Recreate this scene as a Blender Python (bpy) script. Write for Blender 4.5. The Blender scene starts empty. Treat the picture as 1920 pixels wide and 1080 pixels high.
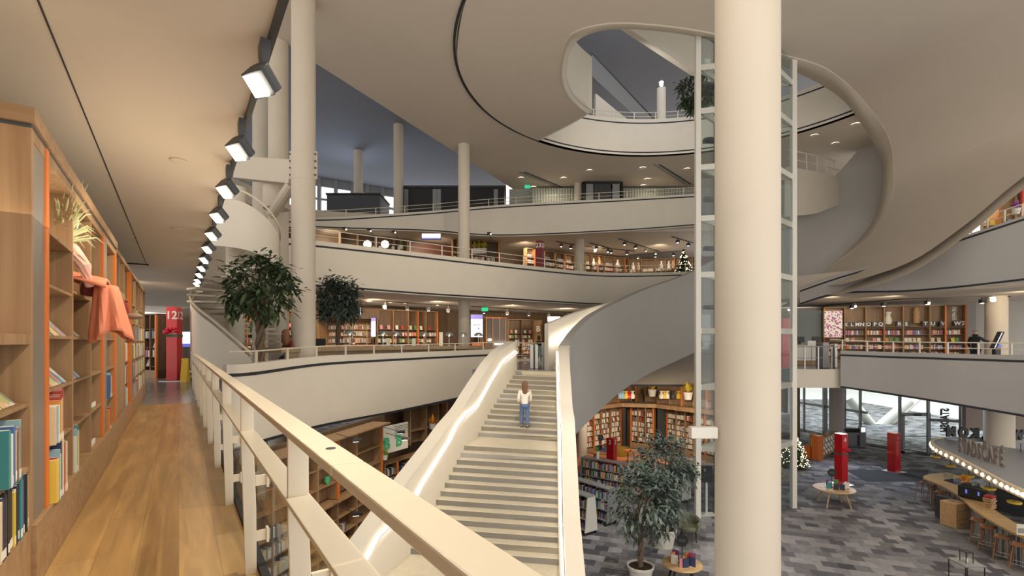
import bpy, math, random
from mathutils import Vector, Matrix
R = math.radians; PI = math.pi
F = 934.0; CZ = 1.25
CO, SI = 0.8311, 0.5562; TH = math.atan2(SI, CO)
GZ = -5.6
col = bpy.context.scene.collection
rng = random.Random(7)

def P(px, py, d): return Vector((d*(px-960)/F, d, CZ+d*(642-py)/F))
def Q(px, d): return Vector((d*(px-960)/F, d))
def D(py, z): return F*(z-CZ)/(642-py)
def G(px, py, z=GZ):
    d = D(py, z); return Vector((d*(px-960)/F, d, z))
def K(s, a, z=0): return Vector((-s*SI+a*CO, s*CO+a*SI, z))
def SX(px, a):
    t = (px-960)/F; return a*(CO-t*SI)/(SI+t*CO)

# ---------------------------------------------------------------- materials
def mat(name, c, rough=.6, metal=0, emit=0, ecol=None, spec=.5, noise=0, nscale=3, bump=0, coat=0):
    m = bpy.data.materials.new(name); m.use_nodes = True
    nt = m.node_tree; b = nt.nodes['Principled BSDF']
    b.inputs['Base Color'].default_value = (*c, 1); b.inputs['Roughness'].default_value = rough
    b.inputs['Metallic'].default_value = metal; b.inputs['Specular IOR Level'].default_value = spec
    b.inputs['Coat Weight'].default_value = coat
    if emit:
        b.inputs['Emission Color'].default_value = (*(ecol or c), 1); b.inputs['Emission Strength'].default_value = emit
    if noise or bump:
        tc = nt.nodes.new('ShaderNodeTexCoord'); n = nt.nodes.new('ShaderNodeTexNoise')
        n.inputs['Scale'].default_value = nscale; n.inputs['Detail'].default_value = 4
        nt.links.new(tc.outputs['Object'], n.inputs['Vector'])
        if noise:
            r = nt.nodes.new('ShaderNodeValToRGB')
            r.color_ramp.elements[0].color = (*[x*(1-noise) for x in c], 1)
            r.color_ramp.elements[1].color = (*[min(1, x*(1+noise)) for x in c], 1)
            r.color_ramp.elements[0].position = .3; r.color_ramp.elements[1].position = .7
            nt.links.new(n.outputs['Fac'], r.inputs['Fac']); nt.links.new(r.outputs['Color'], b.inputs['Base Color'])
        if bump:
            bp = nt.nodes.new('ShaderNodeBump'); bp.inputs['Strength'].default_value = bump; bp.inputs['Distance'].default_value = .02
            nt.links.new(n.outputs['Fac'], bp.inputs['Height']); nt.links.new(bp.outputs['Normal'], b.inputs['Normal'])
    return m

def wood(name, c1, c2, sc=(14, 14, .8), rough=.5):
    m = mat(name, c1, rough); nt = m.node_tree; b = nt.nodes['Principled BSDF']
    tc = nt.nodes.new('ShaderNodeTexCoord'); mp = nt.nodes.new('ShaderNodeMapping'); n = nt.nodes.new('ShaderNodeTexNoise')
    mp.inputs['Scale'].default_value = sc; n.inputs['Scale'].default_value = 1; n.inputs['Detail'].default_value = 5
    n.inputs['Distortion'].default_value = .6
    r = nt.nodes.new('ShaderNodeValToRGB'); r.color_ramp.elements[0].position = .32; r.color_ramp.elements[1].position = .68
    r.color_ramp.elements[0].color = (*c1, 1); r.color_ramp.elements[1].color = (*c2, 1)
    L = nt.links.new
    L(tc.outputs['Object'], mp.inputs['Vector']); L(mp.outputs['Vector'], n.inputs['Vector']); L(n.outputs['Fac'], r.inputs['Fac'])
    L(r.outputs['Color'], b.inputs['Base Color'])
    return m

def bricks(name, c1, c2, mortar, w, h, rot, grain=0, rough=.4, msize=.004, stretch=None, bias=0):
    m = mat(name, c1, rough); nt = m.node_tree; b = nt.nodes['Principled BSDF']; L = nt.links.new
    tc = nt.nodes.new('ShaderNodeTexCoord'); mp = nt.nodes.new('ShaderNodeMapping'); mp.inputs['Rotation'].default_value = (0, 0, rot)
    br = nt.nodes.new('ShaderNodeTexBrick'); br.inputs['Scale'].default_value = 1
    for k, v in (('Brick Width', w), ('Row Height', h), ('Mortar Size', msize), ('Bias', bias)): br.inputs[k].default_value = v
    br.inputs['Color1'].default_value = (*c1, 1); br.inputs['Color2'].default_value = (*c2, 1); br.inputs['Mortar'].default_value = (*mortar, 1)
    L(tc.outputs['Object'], mp.inputs['Vector']); L(mp.outputs['Vector'], br.inputs['Vector'])
    out = br.outputs['Color']
    if grain:
        m2 = nt.nodes.new('ShaderNodeMapping'); m2.inputs['Scale'].default_value = stretch or (.8, 9, 1)
        n = nt.nodes.new('ShaderNodeTexNoise'); n.inputs['Scale'].default_value = 1.5; n.inputs['Detail'].default_value = 6; n.inputs['Distortion'].default_value = .8
        L(mp.outputs['Vector'], m2.inputs['Vector']); L(m2.outputs['Vector'], n.inputs['Vector'])
        r = nt.nodes.new('ShaderNodeValToRGB'); r.color_ramp.elements[0].position = .3; r.color_ramp.elements[1].position = .7
        r.color_ramp.elements[0].color = (1-grain, 1-grain, 1-grain, 1); r.color_ramp.elements[1].color = (1, 1, 1, 1)
        mx = nt.nodes.new('ShaderNodeMixRGB'); mx.blend_type = 'MULTIPLY'; mx.inputs['Fac'].default_value = 1
        L(n.outputs['Fac'], r.inputs['Fac']); L(out, mx.inputs['Color1']); L(r.outputs['Color'], mx.inputs['Color2']); out = mx.outputs['Color']
    L(out, b.inputs['Base Color'])
    return m

def glass(name, tint, refl=.12):
    m = bpy.data.materials.new(name); m.use_nodes = True; nt = m.node_tree; nt.nodes.clear(); L = nt.links.new
    o = nt.nodes.new('ShaderNodeOutputMaterial'); t = nt.nodes.new('ShaderNodeBsdfTransparent'); g = nt.nodes.new('ShaderNodeBsdfGlossy')
    t.inputs['Color'].default_value = (*tint, 1); g.inputs['Roughness'].default_value = .02; g.inputs['Color'].default_value = (.9, .95, 1, 1)
    lw = nt.nodes.new('ShaderNodeLayerWeight'); lw.inputs['Blend'].default_value = .5
    pw = nt.nodes.new('ShaderNodeMath'); pw.operation = 'POWER'; pw.inputs[1].default_value = 4
    f = nt.nodes.new('ShaderNodeMath'); f.operation = 'MULTIPLY_ADD'; f.inputs[1].default_value = .35; f.inputs[2].default_value = .03
    L(lw.outputs['Facing'], pw.inputs[0]); L(pw.outputs[0], f.inputs[0])
    mx = nt.nodes.new('ShaderNodeMixShader')
    L(f.outputs[0], mx.inputs['Fac']); L(t.outputs['BSDF'], mx.inputs[1]); L(g.outputs['BSDF'], mx.inputs[2]); L(mx.outputs['Shader'], o.inputs['Surface'])
    return m

M = {}
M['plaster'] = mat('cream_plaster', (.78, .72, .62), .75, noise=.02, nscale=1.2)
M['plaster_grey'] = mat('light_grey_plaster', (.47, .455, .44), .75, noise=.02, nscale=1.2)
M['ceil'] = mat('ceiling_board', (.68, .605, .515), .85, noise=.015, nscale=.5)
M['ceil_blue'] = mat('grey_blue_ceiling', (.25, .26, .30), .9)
M['white'] = mat('white_paint', (.78, .76, .70), .4, noise=.01)
M['rail'] = mat('cream_powder_coat', (.80, .73, .60), .38, noise=.01, nscale=2, coat=.1)
M['ledge'] = mat('column_paint', (.66, .59, .49), .6, noise=.015, nscale=2)
M['black'] = mat('black_metal', (.02, .02, .022), .45)
M['dark'] = mat('dark_grey', (.06, .065, .075), .5)
M['gap'] = mat('shadow_gap', (.025, .027, .035), .7)
M['grey'] = mat('grey_metal', (.33, .34, .35), .4, metal=.3)
M['steel'] = mat('steel', (.5, .51, .52), .3, metal=.8)
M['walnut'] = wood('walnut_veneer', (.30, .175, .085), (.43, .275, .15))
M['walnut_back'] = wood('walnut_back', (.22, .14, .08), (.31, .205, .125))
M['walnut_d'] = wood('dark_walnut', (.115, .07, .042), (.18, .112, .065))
M['walnut_h'] = wood('walnut_long_grain', (.33, .20, .105), (.44, .285, .16), sc=(14, .8, 14))
M['stripe'] = mat('brushed_taupe_edge', (.28, .26, .235), .4, metal=.35)
M['orange'] = mat('orange_lacquer', (.72, .20, .035), .45)
M['orange2'] = mat('burnt_orange', (.62, .17, .04), .6)
M['red'] = mat('red_gloss', (.62, .012, .02), .28, coat=.3)
M['oak'] = wood('light_oak', (.52, .34, .16), (.64, .44, .22), sc=(1.2, 12, 12))
M['desk'] = wood('desk_oak', (.36, .26, .16), (.45, .33, .21), sc=(1.2, 12, 12))
M['stool'] = wood('brown_stool_wood', (.25, .115, .055), (.34, .17, .085), sc=(6, 6, 6))
M['plank'] = bricks('wide_oak_planks', (.50, .305, .115), (.62, .40, .17), (.33, .19, .07), 1.5, .2, -(TH+PI/2), grain=.38, rough=.3, msize=.0016)
M['carpet'] = bricks('grey_blue_carpet_tiles', (.06, .062, .075), (.36, .35, .36), (.13, .13, .14), .44, .40, R(20), grain=.25, rough=.9, msize=0, stretch=(3, 3, 3))
M['concrete'] = mat('polished_grey_floor', (.27, .27, .29), .22, noise=.08, nscale=1.5)
M['stone'] = mat('grey_beige_terrazzo', (.56, .50, .39), .42, noise=.06, nscale=5)
M['paving'] = bricks('outdoor_paving', (.70, .73, .75), (.80, .82, .82), (.6, .62, .64), 1.2, .5, R(10), grain=.08, rough=.5, msize=.004, stretch=(.5, 5, 1))
M['glass'] = glass('clear_glass', (.90, .94, .93))
M['glass_lift'] = glass('tinted_glass', (.92, .95, .95))
M['glass_clear'] = glass('railing_glass', (.97, .98, .97))
M['led'] = mat('led_strip', (1, .93, .8), emit=6)
M['spot'] = mat('spot_lens', (1, .9, .72), emit=14)
M['down'] = mat('downlight_lens', (1, .93, .8), emit=7)
M['bulb'] = mat('warm_bulb', (1, .78, .45), emit=9)
M['screen'] = mat('lit_screen', (.80, .86, 1), emit=1.3)
M['screen_b'] = mat('blue_screen_bar', (.12, .14, .6), emit=.9)
M['screen_v'] = mat('violet_screen_print', (.3, .25, .7), emit=.6)
M['lamp_glow'] = mat('lamp_glow', (1, .93, .82), emit=1.6)
M['sky'] = mat('daylight_fill', (.85, .92, 1), emit=1.5)
M['leaf'] = mat('dark_green_leaf', (.065, .10, .045), .5, noise=.5, nscale=6)
M['leaf_g'] = mat('grey_green_leaf', (.085, .115, .095), .5, noise=.4, nscale=6)
M['bark'] = mat('bark', (.16, .115, .075), .9, noise=.3, nscale=25, bump=.6)
M['pot'] = mat('white_plastic_pot', (.72, .70, .64), .5)
M['soil'] = mat('soil', (.035, .022, .015), .95)
M['coral'] = mat('coral_cloth', (.86, .30, .18), .8, noise=.05)
M['pink'] = mat('pale_pink_cloth', (.88, .58, .50), .8)
M['maroon'] = mat('maroon', (.22, .03, .045), .6)
M['straw'] = mat('pale_grass', (.50, .52, .30), .7)
M['flower'] = mat('cream_flower', (.85, .78, .6), .7)
M['yellow'] = mat('yellow', (.82, .55, .05), .5)
M['yglow'] = mat('yellow_pendant', (.85, .55, .05), .5)
M['green'] = mat('leaf_green_plastic', (.08, .5, .25), .5)
M['skin'] = mat('skin', (.55, .33, .24), .6)
M['hair'] = mat('auburn_hair', (.28, .13, .06), .6)
M['hair_d'] = mat('dark_hair', (.03, .022, .018), .6)
M['jeans'] = mat('blue_denim', (.10, .16, .32), .8)
M['shirt'] = mat('white_shirt', (.80, .75, .68), .8)
M['check'] = mat('red_check_shirt', (.36, .10, .09), .8, noise=.6, nscale=30)
M['coat'] = mat('black_coat', (.018, .018, .022), .8)
M['olive'] = mat('olive_upholstery', (.20, .22, .15), .9)
M['rug'] = mat('orange_rug', (.55, .22, .10), .95, noise=.06)
M['rug2'] = mat('rust_rug', (.42, .11, .04), .95)
M['mat_d'] = mat('dark_entrance_mat', (.035, .037, .042), .95)
M['card'] = mat('cardboard_wood', (.52, .33, .17), .7, noise=.1, nscale=12)
M['tile'] = bricks('glazed_bar_tiles', (.55, .56, .57), (.62, .63, .64), (.12, .13, .15), .06, .16, 0, rough=.3, msize=.012)
M['paper'] = mat('paper', (.78, .76, .70), .7)
M['txtw'] = mat('white_letter', (.9, .88, .84), .5)
M['txtb'] = mat('dark_letter', (.05, .055, .06), .5)
M['exit'] = mat('exit_sign_green', (.03, .6, .3), emit=.7)
BC = {'white': (.78, .75, .68), 'cream': (.74, .62, .42), 'red': (.42, .05, .045), 'blue': (.07, .16, .38), 'light blue': (.30, .48, .58),
      'teal': (.05, .27, .30), 'yellow': (.80, .60, .10), 'orange': (.72, .27, .05), 'black': (.03, .03, .035), 'dark blue': (.03, .045, .13),
      'green': (.10, .32, .10), 'pink': (.72, .28, .32), 'grey': (.33, .32, .32), 'brown': (.20, .11, .07), 'purple': (.22, .08, .28)}
BN = list(BC); BM = {k: mat('book_'+k.replace(' ', '_'), v, .5) for k, v in BC.items()}

def cover(name, cs, seed):   # busy printed magazine cover
    m = mat(name, cs[0], .35); nt = m.node_tree; b = nt.nodes['Principled BSDF']; L = nt.links.new
    tc = nt.nodes.new('ShaderNodeTexCoord'); mp = nt.nodes.new('ShaderNodeMapping'); mp.inputs['Location'].default_value = (seed*3.1, seed, seed*.7)
    v = nt.nodes.new('ShaderNodeTexVoronoi'); v.inputs['Scale'].default_value = 14
    r = nt.nodes.new('ShaderNodeValToRGB'); r.color_ramp.interpolation = 'CONSTANT'
    e = r.color_ramp.elements; e[0].color = (*cs[0], 1); e[1].position = .45; e[1].color = (*cs[1], 1)
    for i, c in enumerate(cs[2:]): k = e.new(.62+.14*i); k.color = (*c, 1)
    L(tc.outputs['Object'], mp.inputs['Vector']); L(mp.outputs['Vector'], v.inputs['Vector']); L(v.outputs['Color'], r.inputs['Fac']); L(r.outputs['Color'], b.inputs['Base Color'])
    return m
COV = [cover('cover_one', [(.75, .70, .60), (.35, .42, .5), (.6, .2, .1), (.15, .25, .1)], 1),
       cover('cover_two', [(.80, .78, .72), (.55, .6, .25), (.8, .5, .3), (.3, .3, .3)], 2),
       cover('cover_three', [(.45, .6, .68), (.78, .7, .6), (.15, .25, .45), (.7, .3, .15)], 3),
       cover('cover_four', [(.82, .76, .66), (.75, .45, .4), (.25, .2, .2), (.8, .75, .2)], 4)]
M['poster'] = cover('floral_poster', [(.85, .82, .85), (.85, .82, .85), (.45, .05, .3), (.15, .1, .15)], 5)

# ---------------------------------------------------------------- mesh builder
class MB:
    def __init__(s): s.v = []; s.f = []; s.mi = []; s.ms = []; s.cur = 0
    def use(s, m):
        if m not in s.ms: s.ms.append(m)
        s.cur = s.ms.index(m); return s
    def add(s, vs, fs):
        n = len(s.v); s.v += [tuple(v) for v in vs]
        for f in fs: s.f.append([n+i for i in f]); s.mi.append(s.cur)
        return s
    def box(s, c, d, rz=0, T=None):
        x, y, z = d[0]/2, d[1]/2, d[2]/2; c = Vector(c); m = Matrix.Rotation(rz, 3, 'Z')
        vs = []
        for k in (-z, z):
            for (i, j) in ((-x, -y), (x, -y), (x, y), (-x, y)):
                p = Vector((i, j, k))
                if T is not None: p = T @ p
                vs.append(c + m @ p)
        return s.add(vs, [(3, 2, 1, 0), (4, 5, 6, 7), (0, 1, 5, 4), (1, 2, 6, 5), (2, 3, 7, 6), (3, 0, 4, 7)])
    def b2(s, x0, x1, y0, y1, z0, z1): return s.box(((x0+x1)/2, (y0+y1)/2, (z0+z1)/2), (abs(x1-x0), abs(y1-y0), abs(z1-z0)))
    def ring(s, rings, cap=True, closed=False):
        n = len(rings[0]); vs = [p for r in rings for p in r]; fs = []
        m = len(rings)
        for i in range(m if closed else m-1):
            a, b = i*n, ((i+1) % m)*n
            for j in range(n): k = (j+1) % n; fs.append((a+j, a+k, b+k, b+j))
        if cap and not closed: fs.append(tuple(range(n-1, -1, -1))); fs.append(tuple((m-1)*n+j for j in range(n)))
        return s.add(vs, fs)
    def tube(s, pts, r, n=8, sq=False, cap=True):
        pts = [Vector(p) for p in pts]; rs = r if isinstance(r, (list, tuple)) else [r]*len(pts); rings = []
        for i, p in enumerate(pts):
            t = (pts[min(i+1, len(pts)-1)]-pts[max(i-1, 0)]).normalized()
            up = Vector((0, 0, 1)) if abs(t.z) < .95 else Vector((0, 1, 0))
            x = t.cross(up).normalized(); y = x.cross(t)
            o = PI/4 if sq else 0
            rings.append([p+(x*math.cos(2*PI*j/n+o)+y*math.sin(2*PI*j/n+o))*rs[i] for j in range(n)])
        return s.ring(rings, cap)
    def lathe(s, prof, n=20, c=(0, 0, 0), sx=1, sy=1):
        return s.ring([[Vector((c[0]+r*sx*math.cos(2*PI*j/n), c[1]+r*sy*math.sin(2*PI*j/n), c[2]+z)) for j in range(n)] for r, z in prof])
    def ball(s, c, r, n=10, m=6):
        r = r if isinstance(r, (tuple, list)) else (r, r, r)
        return s.ring([[Vector((c[0]+r[0]*math.sin(a)*math.cos(2*PI*j/n), c[1]+r[1]*math.sin(a)*math.sin(2*PI*j/n), c[2]-r[2]*math.cos(a))) for j in range(n)]
                       for a in [PI*(i+.02)/(m+.04) for i in range(m+1)]])
    def prism(s, poly, z0, z1):
        n = len(poly)
        return s.add([(p[0], p[1], z0) for p in poly]+[(p[0], p[1], z1) for p in poly],
                     [tuple(range(n-1, -1, -1)), tuple(range(n, 2*n))]+[(i, (i+1) % n, n+(i+1) % n, n+i) for i in range(n)])
    def grid(s, rows):
        n = len(rows[0])
        return s.add([p for r in rows for p in r], [(i*n+j, i*n+j+1, (i+1)*n+j+1, (i+1)*n+j) for i in range(len(rows)-1) for j in range(n-1)])
    def wall(s, path, th):   # path: (x, y, z0, z1) ; th thickness, offset to the left of travel
        n = len(path); sec = []
        for i, p in enumerate(path):
            a = path[max(i-1, 0)]; b = path[min(i+1, n-1)]
            t = Vector((b[0]-a[0], b[1]-a[1])).normalized(); nx, ny = -t.y*th, t.x*th
            sec.append([Vector((p[0], p[1], p[2])), Vector((p[0]+nx, p[1]+ny, p[2])), Vector((p[0]+nx, p[1]+ny, p[3])), Vector((p[0], p[1], p[3]))])
        return s.ring(sec)
    def build(s, name, m=None, parent=None, smooth=False, loc=None, rz=0, bev=0, sub=0):
        me = bpy.data.meshes.new(name); me.from_pydata(s.v, [], s.f); me.update()
        ms = s.ms if s.ms else [m]
        for x in ms: me.materials.append(M[x] if isinstance(x, str) else x)
        if s.ms: me.polygons.foreach_set('material_index', s.mi)
        o = bpy.data.objects.new(name, me); col.objects.link(o)
        if parent: o.parent = parent
        if loc is not None: o.location = loc
        o.rotation_euler.z = rz
        if smooth:
            me.polygons.foreach_set('use_smooth', [True]*len(me.polygons))
            try: me.set_sharp_from_angle(angle=R(38))
            except Exception: pass
        if bev:
            b = o.modifiers.new('bevel', 'BEVEL'); b.width = bev; b.segments = 2; b.limit_method = 'ANGLE'
        if sub:
            b = o.modifiers.new('sub', 'SUBSURF'); b.levels = b.render_levels = sub
        return o

def tag(o, label, cat, group=None):
    o['label'] = label; o['category'] = cat
    if group: o['group'] = group
    return o
def thing(name, label, cat, loc=(0, 0, 0), rz=0, group=None):
    o = bpy.data.objects.new(name, None); col.objects.link(o); o.location = loc; o.rotation_euler.z = rz
    return tag(o, label, cat, group)
def struct(o, label=None, cat=None):
    o['kind'] = 'structure'
    if label: o['label'] = label
    if cat: o['category'] = cat
    return o
def clone(o, loc=None, rz=None, label=None, parent=None):
    c = o.copy(); col.objects.link(c); c.parent = parent
    if loc is not None: c.location = loc
    if rz is not None: c.rotation_euler.z = rz
    if label: c['label'] = label
    for ch in o.children: clone(ch, parent=c)
    return c
def crv(pts, n=8):    # catmull-rom densify tuples
    out = []; m = len(pts)
    for i in range(m-1):
        p0, p1, p2, p3 = pts[max(i-1, 0)], pts[i], pts[i+1], pts[min(i+2, m-1)]
        for k in range(n):
            t = k/n
            out.append(tuple(.5*((2*b)+(-a+c)*t+(2*a-5*b+4*c-d)*t*t+(-a+3*b-3*c+d)*t**3) for a, b, c, d in zip(p0, p1, p2, p3)))
    out.append(tuple(pts[-1])); return out
def text(s, size, m, parent=None, loc=(0, 0, 0), rot=(PI/2, 0, 0), ext=.005, name='lettering', align='CENTER', mirror=False, bold=0):
    c = bpy.data.curves.new(name, 'FONT'); c.body = s; c.size = size; c.extrude = ext; c.align_x = align; c.align_y = 'CENTER'; c.offset = bold; c.resolution_u = 3
    o = bpy.data.objects.new('tmp', c); col.objects.link(o); bpy.context.view_layer.update()
    me = bpy.data.meshes.new_from_object(o.evaluated_get(bpy.context.evaluated_depsgraph_get())); bpy.data.objects.remove(o)
    me.materials.clear(); me.materials.append(M[m])
    o = bpy.data.objects.new(name, me); col.objects.link(o); o.location = loc; o.rotation_euler = rot
    if mirror: o.scale.x = -1
    if parent: o.parent = parent
    return o
def slab2d(name, loops, z0, z1, m):
    c = bpy.data.curves.new(name, 'CURVE'); c.dimensions = '2D'; c.fill_mode = 'BOTH'; c.extrude = (z1-z0)/2
    for lp in loops:
        sp = c.splines.new('POLY'); sp.points.add(len(lp)-1); sp.use_cyclic_u = True
        for i, p in enumerate(lp): sp.points[i].co = (p[0], p[1], 0, 1)
    o = bpy.data.objects.new('tmp', c); col.objects.link(o); bpy.context.view_layer.update()
    me = bpy.data.meshes.new_from_object(o.evaluated_get(bpy.context.evaluated_depsgraph_get())); bpy.data.objects.remove(o)
    me.materials.clear(); me.materials.append(M[m]); me.name = name
    r = bpy.data.objects.new(name, me); col.objects.link(r); r.location.z = (z0+z1)/2
    return r
def bpx(mb, x0, x1, y0, y1, d, dep):   # front face covers a pixel box at depth d
    a = P(x0, y1, d); b = P(x1, y0, d); return mb.b2(a.x, b.x, d, d+dep, a.z, b.z)
def area(name, loc, size, power, c, target=None, sizey=None):
    l = bpy.data.lights.new(name, 'AREA'); l.energy = power; l.color = c; l.size = size
    if sizey: l.shape = 'RECTANGLE'; l.size_y = sizey
    o = bpy.data.objects.new(name, l); col.objects.link(o); o.location = loc
    if target is not None: o.rotation_euler = (Vector(target)-Vector(loc)).to_track_quat('-Z', 'Y').to_euler()
    return o
def spot(name, loc, target, power, c, ang=70, blend=.6, r=.05):
    l = bpy.data.lights.new(name, 'SPOT'); l.energy = power; l.color = c; l.spot_size = R(ang); l.spot_blend = blend; l.shadow_soft_size = r
    o = bpy.data.objects.new(name, l); col.objects.link(o); o.location = loc
    o.rotation_euler = (Vector(target)-Vector(loc)).to_track_quat('-Z', 'Y').to_euler(); return o
# ================================================================ SETTING
# corridor floor + slab
mb = MB(); mb.prism([K(-2.5, -1.6), K(-2.5, .36), K(12.3, .36), K(12.3, -1.6)], -.02, 0)
struct(mb.build('floor_wood', 'plank'), 'warm oak plank floor of the walkway between bookcase and railing')
mb = MB(); mb.prism([K(-2.5, -1.6), K(-2.5, .36), K(12.3, .36), K(16.2, .36), Q(420, 12.9), K(30, 4), K(30, -6), K(12.3, -6)], -.9, -.021)
mb.prism([K(12.301, -6), K(12.301, .36), K(16.2, .36), Q(420, 12.9), K(30, 4), K(30, -6)], -.0209, 0)
struct(mb.build('floor_walkway_slab', 'concrete'), 'polished grey floor beyond the oak planks')
mb = MB(); mb.prism([K(-2.5, .361), K(-2.5, .40), K(16, .40), K(16, .361)], -.9, .035)
struct(mb.build('trim_walkway_edge', 'gap'))
# corridor ceiling
mb = MB(); mb.prism([K(-2.5, -6), K(-2.5, .455), K(14.6, .455), K(14.6, -6)], 2.95, 3.4)
struct(mb.build('ceiling_walkway', 'ceil'), 'warm cream ceiling above the walkway')
mb = MB(); mb.prism([K(-2.5, -.584), K(-2.5, -.576), K(13.4, -.576), K(13.4, -.584)], 2.944, 2.951); mb.box(K(13.4, -.75, 2.94), (.42, .05, .03), TH)
struct(mb.build('trim_ceiling_groove', 'gap'))
mb = MB(); mb.prism([K(14.6, -6), K(14.6, .455), K(17, .455), K(19, 1.5), K(32, 3.5), K(32, -8)], 3.15, 3.45)
struct(mb.build('ceiling_corridor_end', 'ceil'))
mb = MB(); mb.b2(-16, -14.2, 26, 26.2, 0, 3.2)
struct(mb.build('wall_corridor_end', 'walnut_d'))
mb = MB(); mb.prism([K(-2.5, -1.62), K(-2.5, -1.58), K(14, -1.58), K(14, -1.62)], 0, 2.95)
struct(mb.build('wall_left', 'plaster_grey'))
mb = MB(); mb.box(K(2.9, -.98, 2.66), (.5, .3, .56), TH)
struct(mb.build('wall_pier', 'paper'))

# L1 far floor and parapet
b1 = crv([(*Q(425, 12.7),), (*Q(480, 13.4),), (*Q(600, 16.6),), (*Q(740, 20.2),), (*Q(870, 23.6),), (*Q(938, 23.9),)], 6)
b1t = [.82]*len(b1)
n = len(b1)
def band(name, path, z0, z1, m, th=.3, label=None):
    mb = MB(); mb.wall([(p[0], p[1], (z0(i/(len(path)-1)) if callable(z0) else z0), (z1(i/(len(path)-1)) if callable(z1) else z1)) for i, p in enumerate(path)], th)
    return struct(mb.build(name, m, smooth=True), label)
def bpix(path4, n=6):   # (px, ytop, ybot, d) -> (x, y, zb, zt)
    out = []
    for (px, yt, yb, d) in crv(path4, n): out.append((d*(px-960)/F, d, CZ+d*(642-yb)/F, CZ+d*(642-yt)/F))
    return out
def pband(name, path4, m, th=.3, n=6, label=None, lines=None):
    pts = bpix(path4, n); mb = MB(); mb.wall(pts, th); o = struct(mb.build(name, m, smooth=True), label)
    for k, fr in enumerate(lines or []):
        l = MB(); q = []
        s = -1 if th > 0 else 1
        for i, p in enumerate(pts):
            a = pts[max(i-1, 0)]; b = pts[min(i+1, len(pts)-1)]
            t = Vector((b[0]-a[0], b[1]-a[1])).normalized(); nx, ny = -t.y*s*.012, t.x*s*.012
            if fr > 0: zz = p[3]-fr
            else: zz = p[2]-fr
            q.append((p[0]+nx, p[1]+ny, zz-.055, zz+.03))
        l.wall(q, -.01*s); struct(l.build('trim_shadow_line_%d' % k, 'gap'))
    return o
pband('wall_first_floor_parapet', [(425, 684, 850, 12.7), (480, 681, 832, 13.4), (600, 668, 800, 16.6), (740, 662, 773, 20.2), (870, 657, 745, 23.2), (940, 654, 728, 23.9)], 'plaster', .3, label='pale parapet band below the reading desks', lines=[.26, -.04])
# L1 floor slabs
L1 = [Q(480, 14.2), Q(600, 17.2), Q(740, 20.8), Q(870, 23.8), Q(965, 21.9), Q(1046, 20.9), Q(1062, 22.5), Q(1078, 30.7), Q(1180, 30.7), Q(1300, 30.8), Q(1420, 31), Q(1495, 23.2), Q(1576, 23.2), Q(1660, 22.2), Q(1780, 20.4), Q(1935, 18.4), (26, 19), (32, 36), (10, 47), (-16, 47), (-16, 15)]
o = slab2d('floor_first_storey', [L1], -.75, -.01, 'concrete'); struct(o, 'grey floor of the first storey beyond the parapet')
mb = MB(); mb.wall([(*Q(1492, 23.15), -.86, .0), (*Q(1578, 23.15), -.86, 0)], .3); struct(mb.build('wall_bridge_edge', 'plaster'))
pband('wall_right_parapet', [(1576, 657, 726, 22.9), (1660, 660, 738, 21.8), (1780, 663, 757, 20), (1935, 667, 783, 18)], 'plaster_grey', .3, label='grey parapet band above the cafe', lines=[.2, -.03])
mb = MB(); mb.wall([(*Q(1150, 30.2), -1.3, .6), (*Q(1345, 30.2), -1.3, .6), (*Q(1490, 30.2), -1.3, .6)], .3); struct(mb.build('wall_kids_area_fascia', mat('taupe_fascia', (.30, .26, .22), .8)))
mb = MB(); mb.wall([(*Q(1150, 30.18), -1.42, -1.3), (*Q(1490, 30.18), -1.42, -1.3)], .3); struct(mb.build('trim_kids_fascia', 'gap'))

# L2 slab : parapet + ceiling underneath
pband('wall_second_floor_parapet', [(380, 440, 548, 17.5), (530, 446, 540, 21.5), (600, 452, 539, 23), (774, 472, 552, 26), (940, 492, 562, 29), (1057, 505, 569, 32.5), (1134, 511, 572, 35.5), (1230, 511, 569, 37), (1310, 508, 564, 37)], 'plaster', .3, label='broad cream curving parapet of the second floor', lines=[.24, -.1])
L2 = [Q(380, 17.8), Q(530, 21.9), Q(600, 23.4), Q(774, 26.4), Q(940, 29.4), Q(1057, 33), Q(1134, 36), Q(1230, 37.5), Q(1330, 37.5), (16, 50), (-30, 50), (-30, 18)]
struct(slab2d('ceiling_first_storey', [L2], 3.75, 5.0, 'ceil'), 'pale ceiling slab over the reading desks')
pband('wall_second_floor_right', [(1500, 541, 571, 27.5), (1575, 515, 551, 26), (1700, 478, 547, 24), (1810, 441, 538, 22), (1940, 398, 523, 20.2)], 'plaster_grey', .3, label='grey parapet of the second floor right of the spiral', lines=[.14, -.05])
struct(slab2d('ceiling_right_wing', [[Q(1480, 28.5), Q(1575, 26.4), Q(1700, 24.4), Q(1810, 22.3), Q(1950, 20.4), (30, 21), (36, 30.5), (22, 35), (12, 38)]], 3.75, 5.0, 'ceil'), 'ceiling over the right book wall')
# L3
pband('wall_third_floor_parapet', [(420, 420, 440, 26), (560, 409, 428, 33), (650, 406, 430, 34), (800, 396, 434, 35), (940, 384, 443, 35.5), (1158, 372, 434, 35.5), (1310, 363, 423, 35)], 'plaster', .3, label='narrow pale parapet of the third floor', lines=[.18, -.1])
L3 = [Q(420, 26.5), Q(560, 33.5), Q(650, 34.5), Q(800, 35.5), Q(940, 36), Q(1158, 36), Q(1320, 35.5), Q(1500, 35), (24, 35), (24, 46), (-4, 56), (-40, 56), (-40, 26)]
struct(slab2d('ceiling_second_storey', [L3], 9.2, 10.25, 'ceil'), 'ceiling slab over the second floor shelves')
pband('wall_third_floor_right', [(1480, 312, 405, 28.5), (1530, 322, 400, 29.5), (1575, 333, 385, 31), (1640, 350, 385, 34)], 'plaster', .3)
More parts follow.
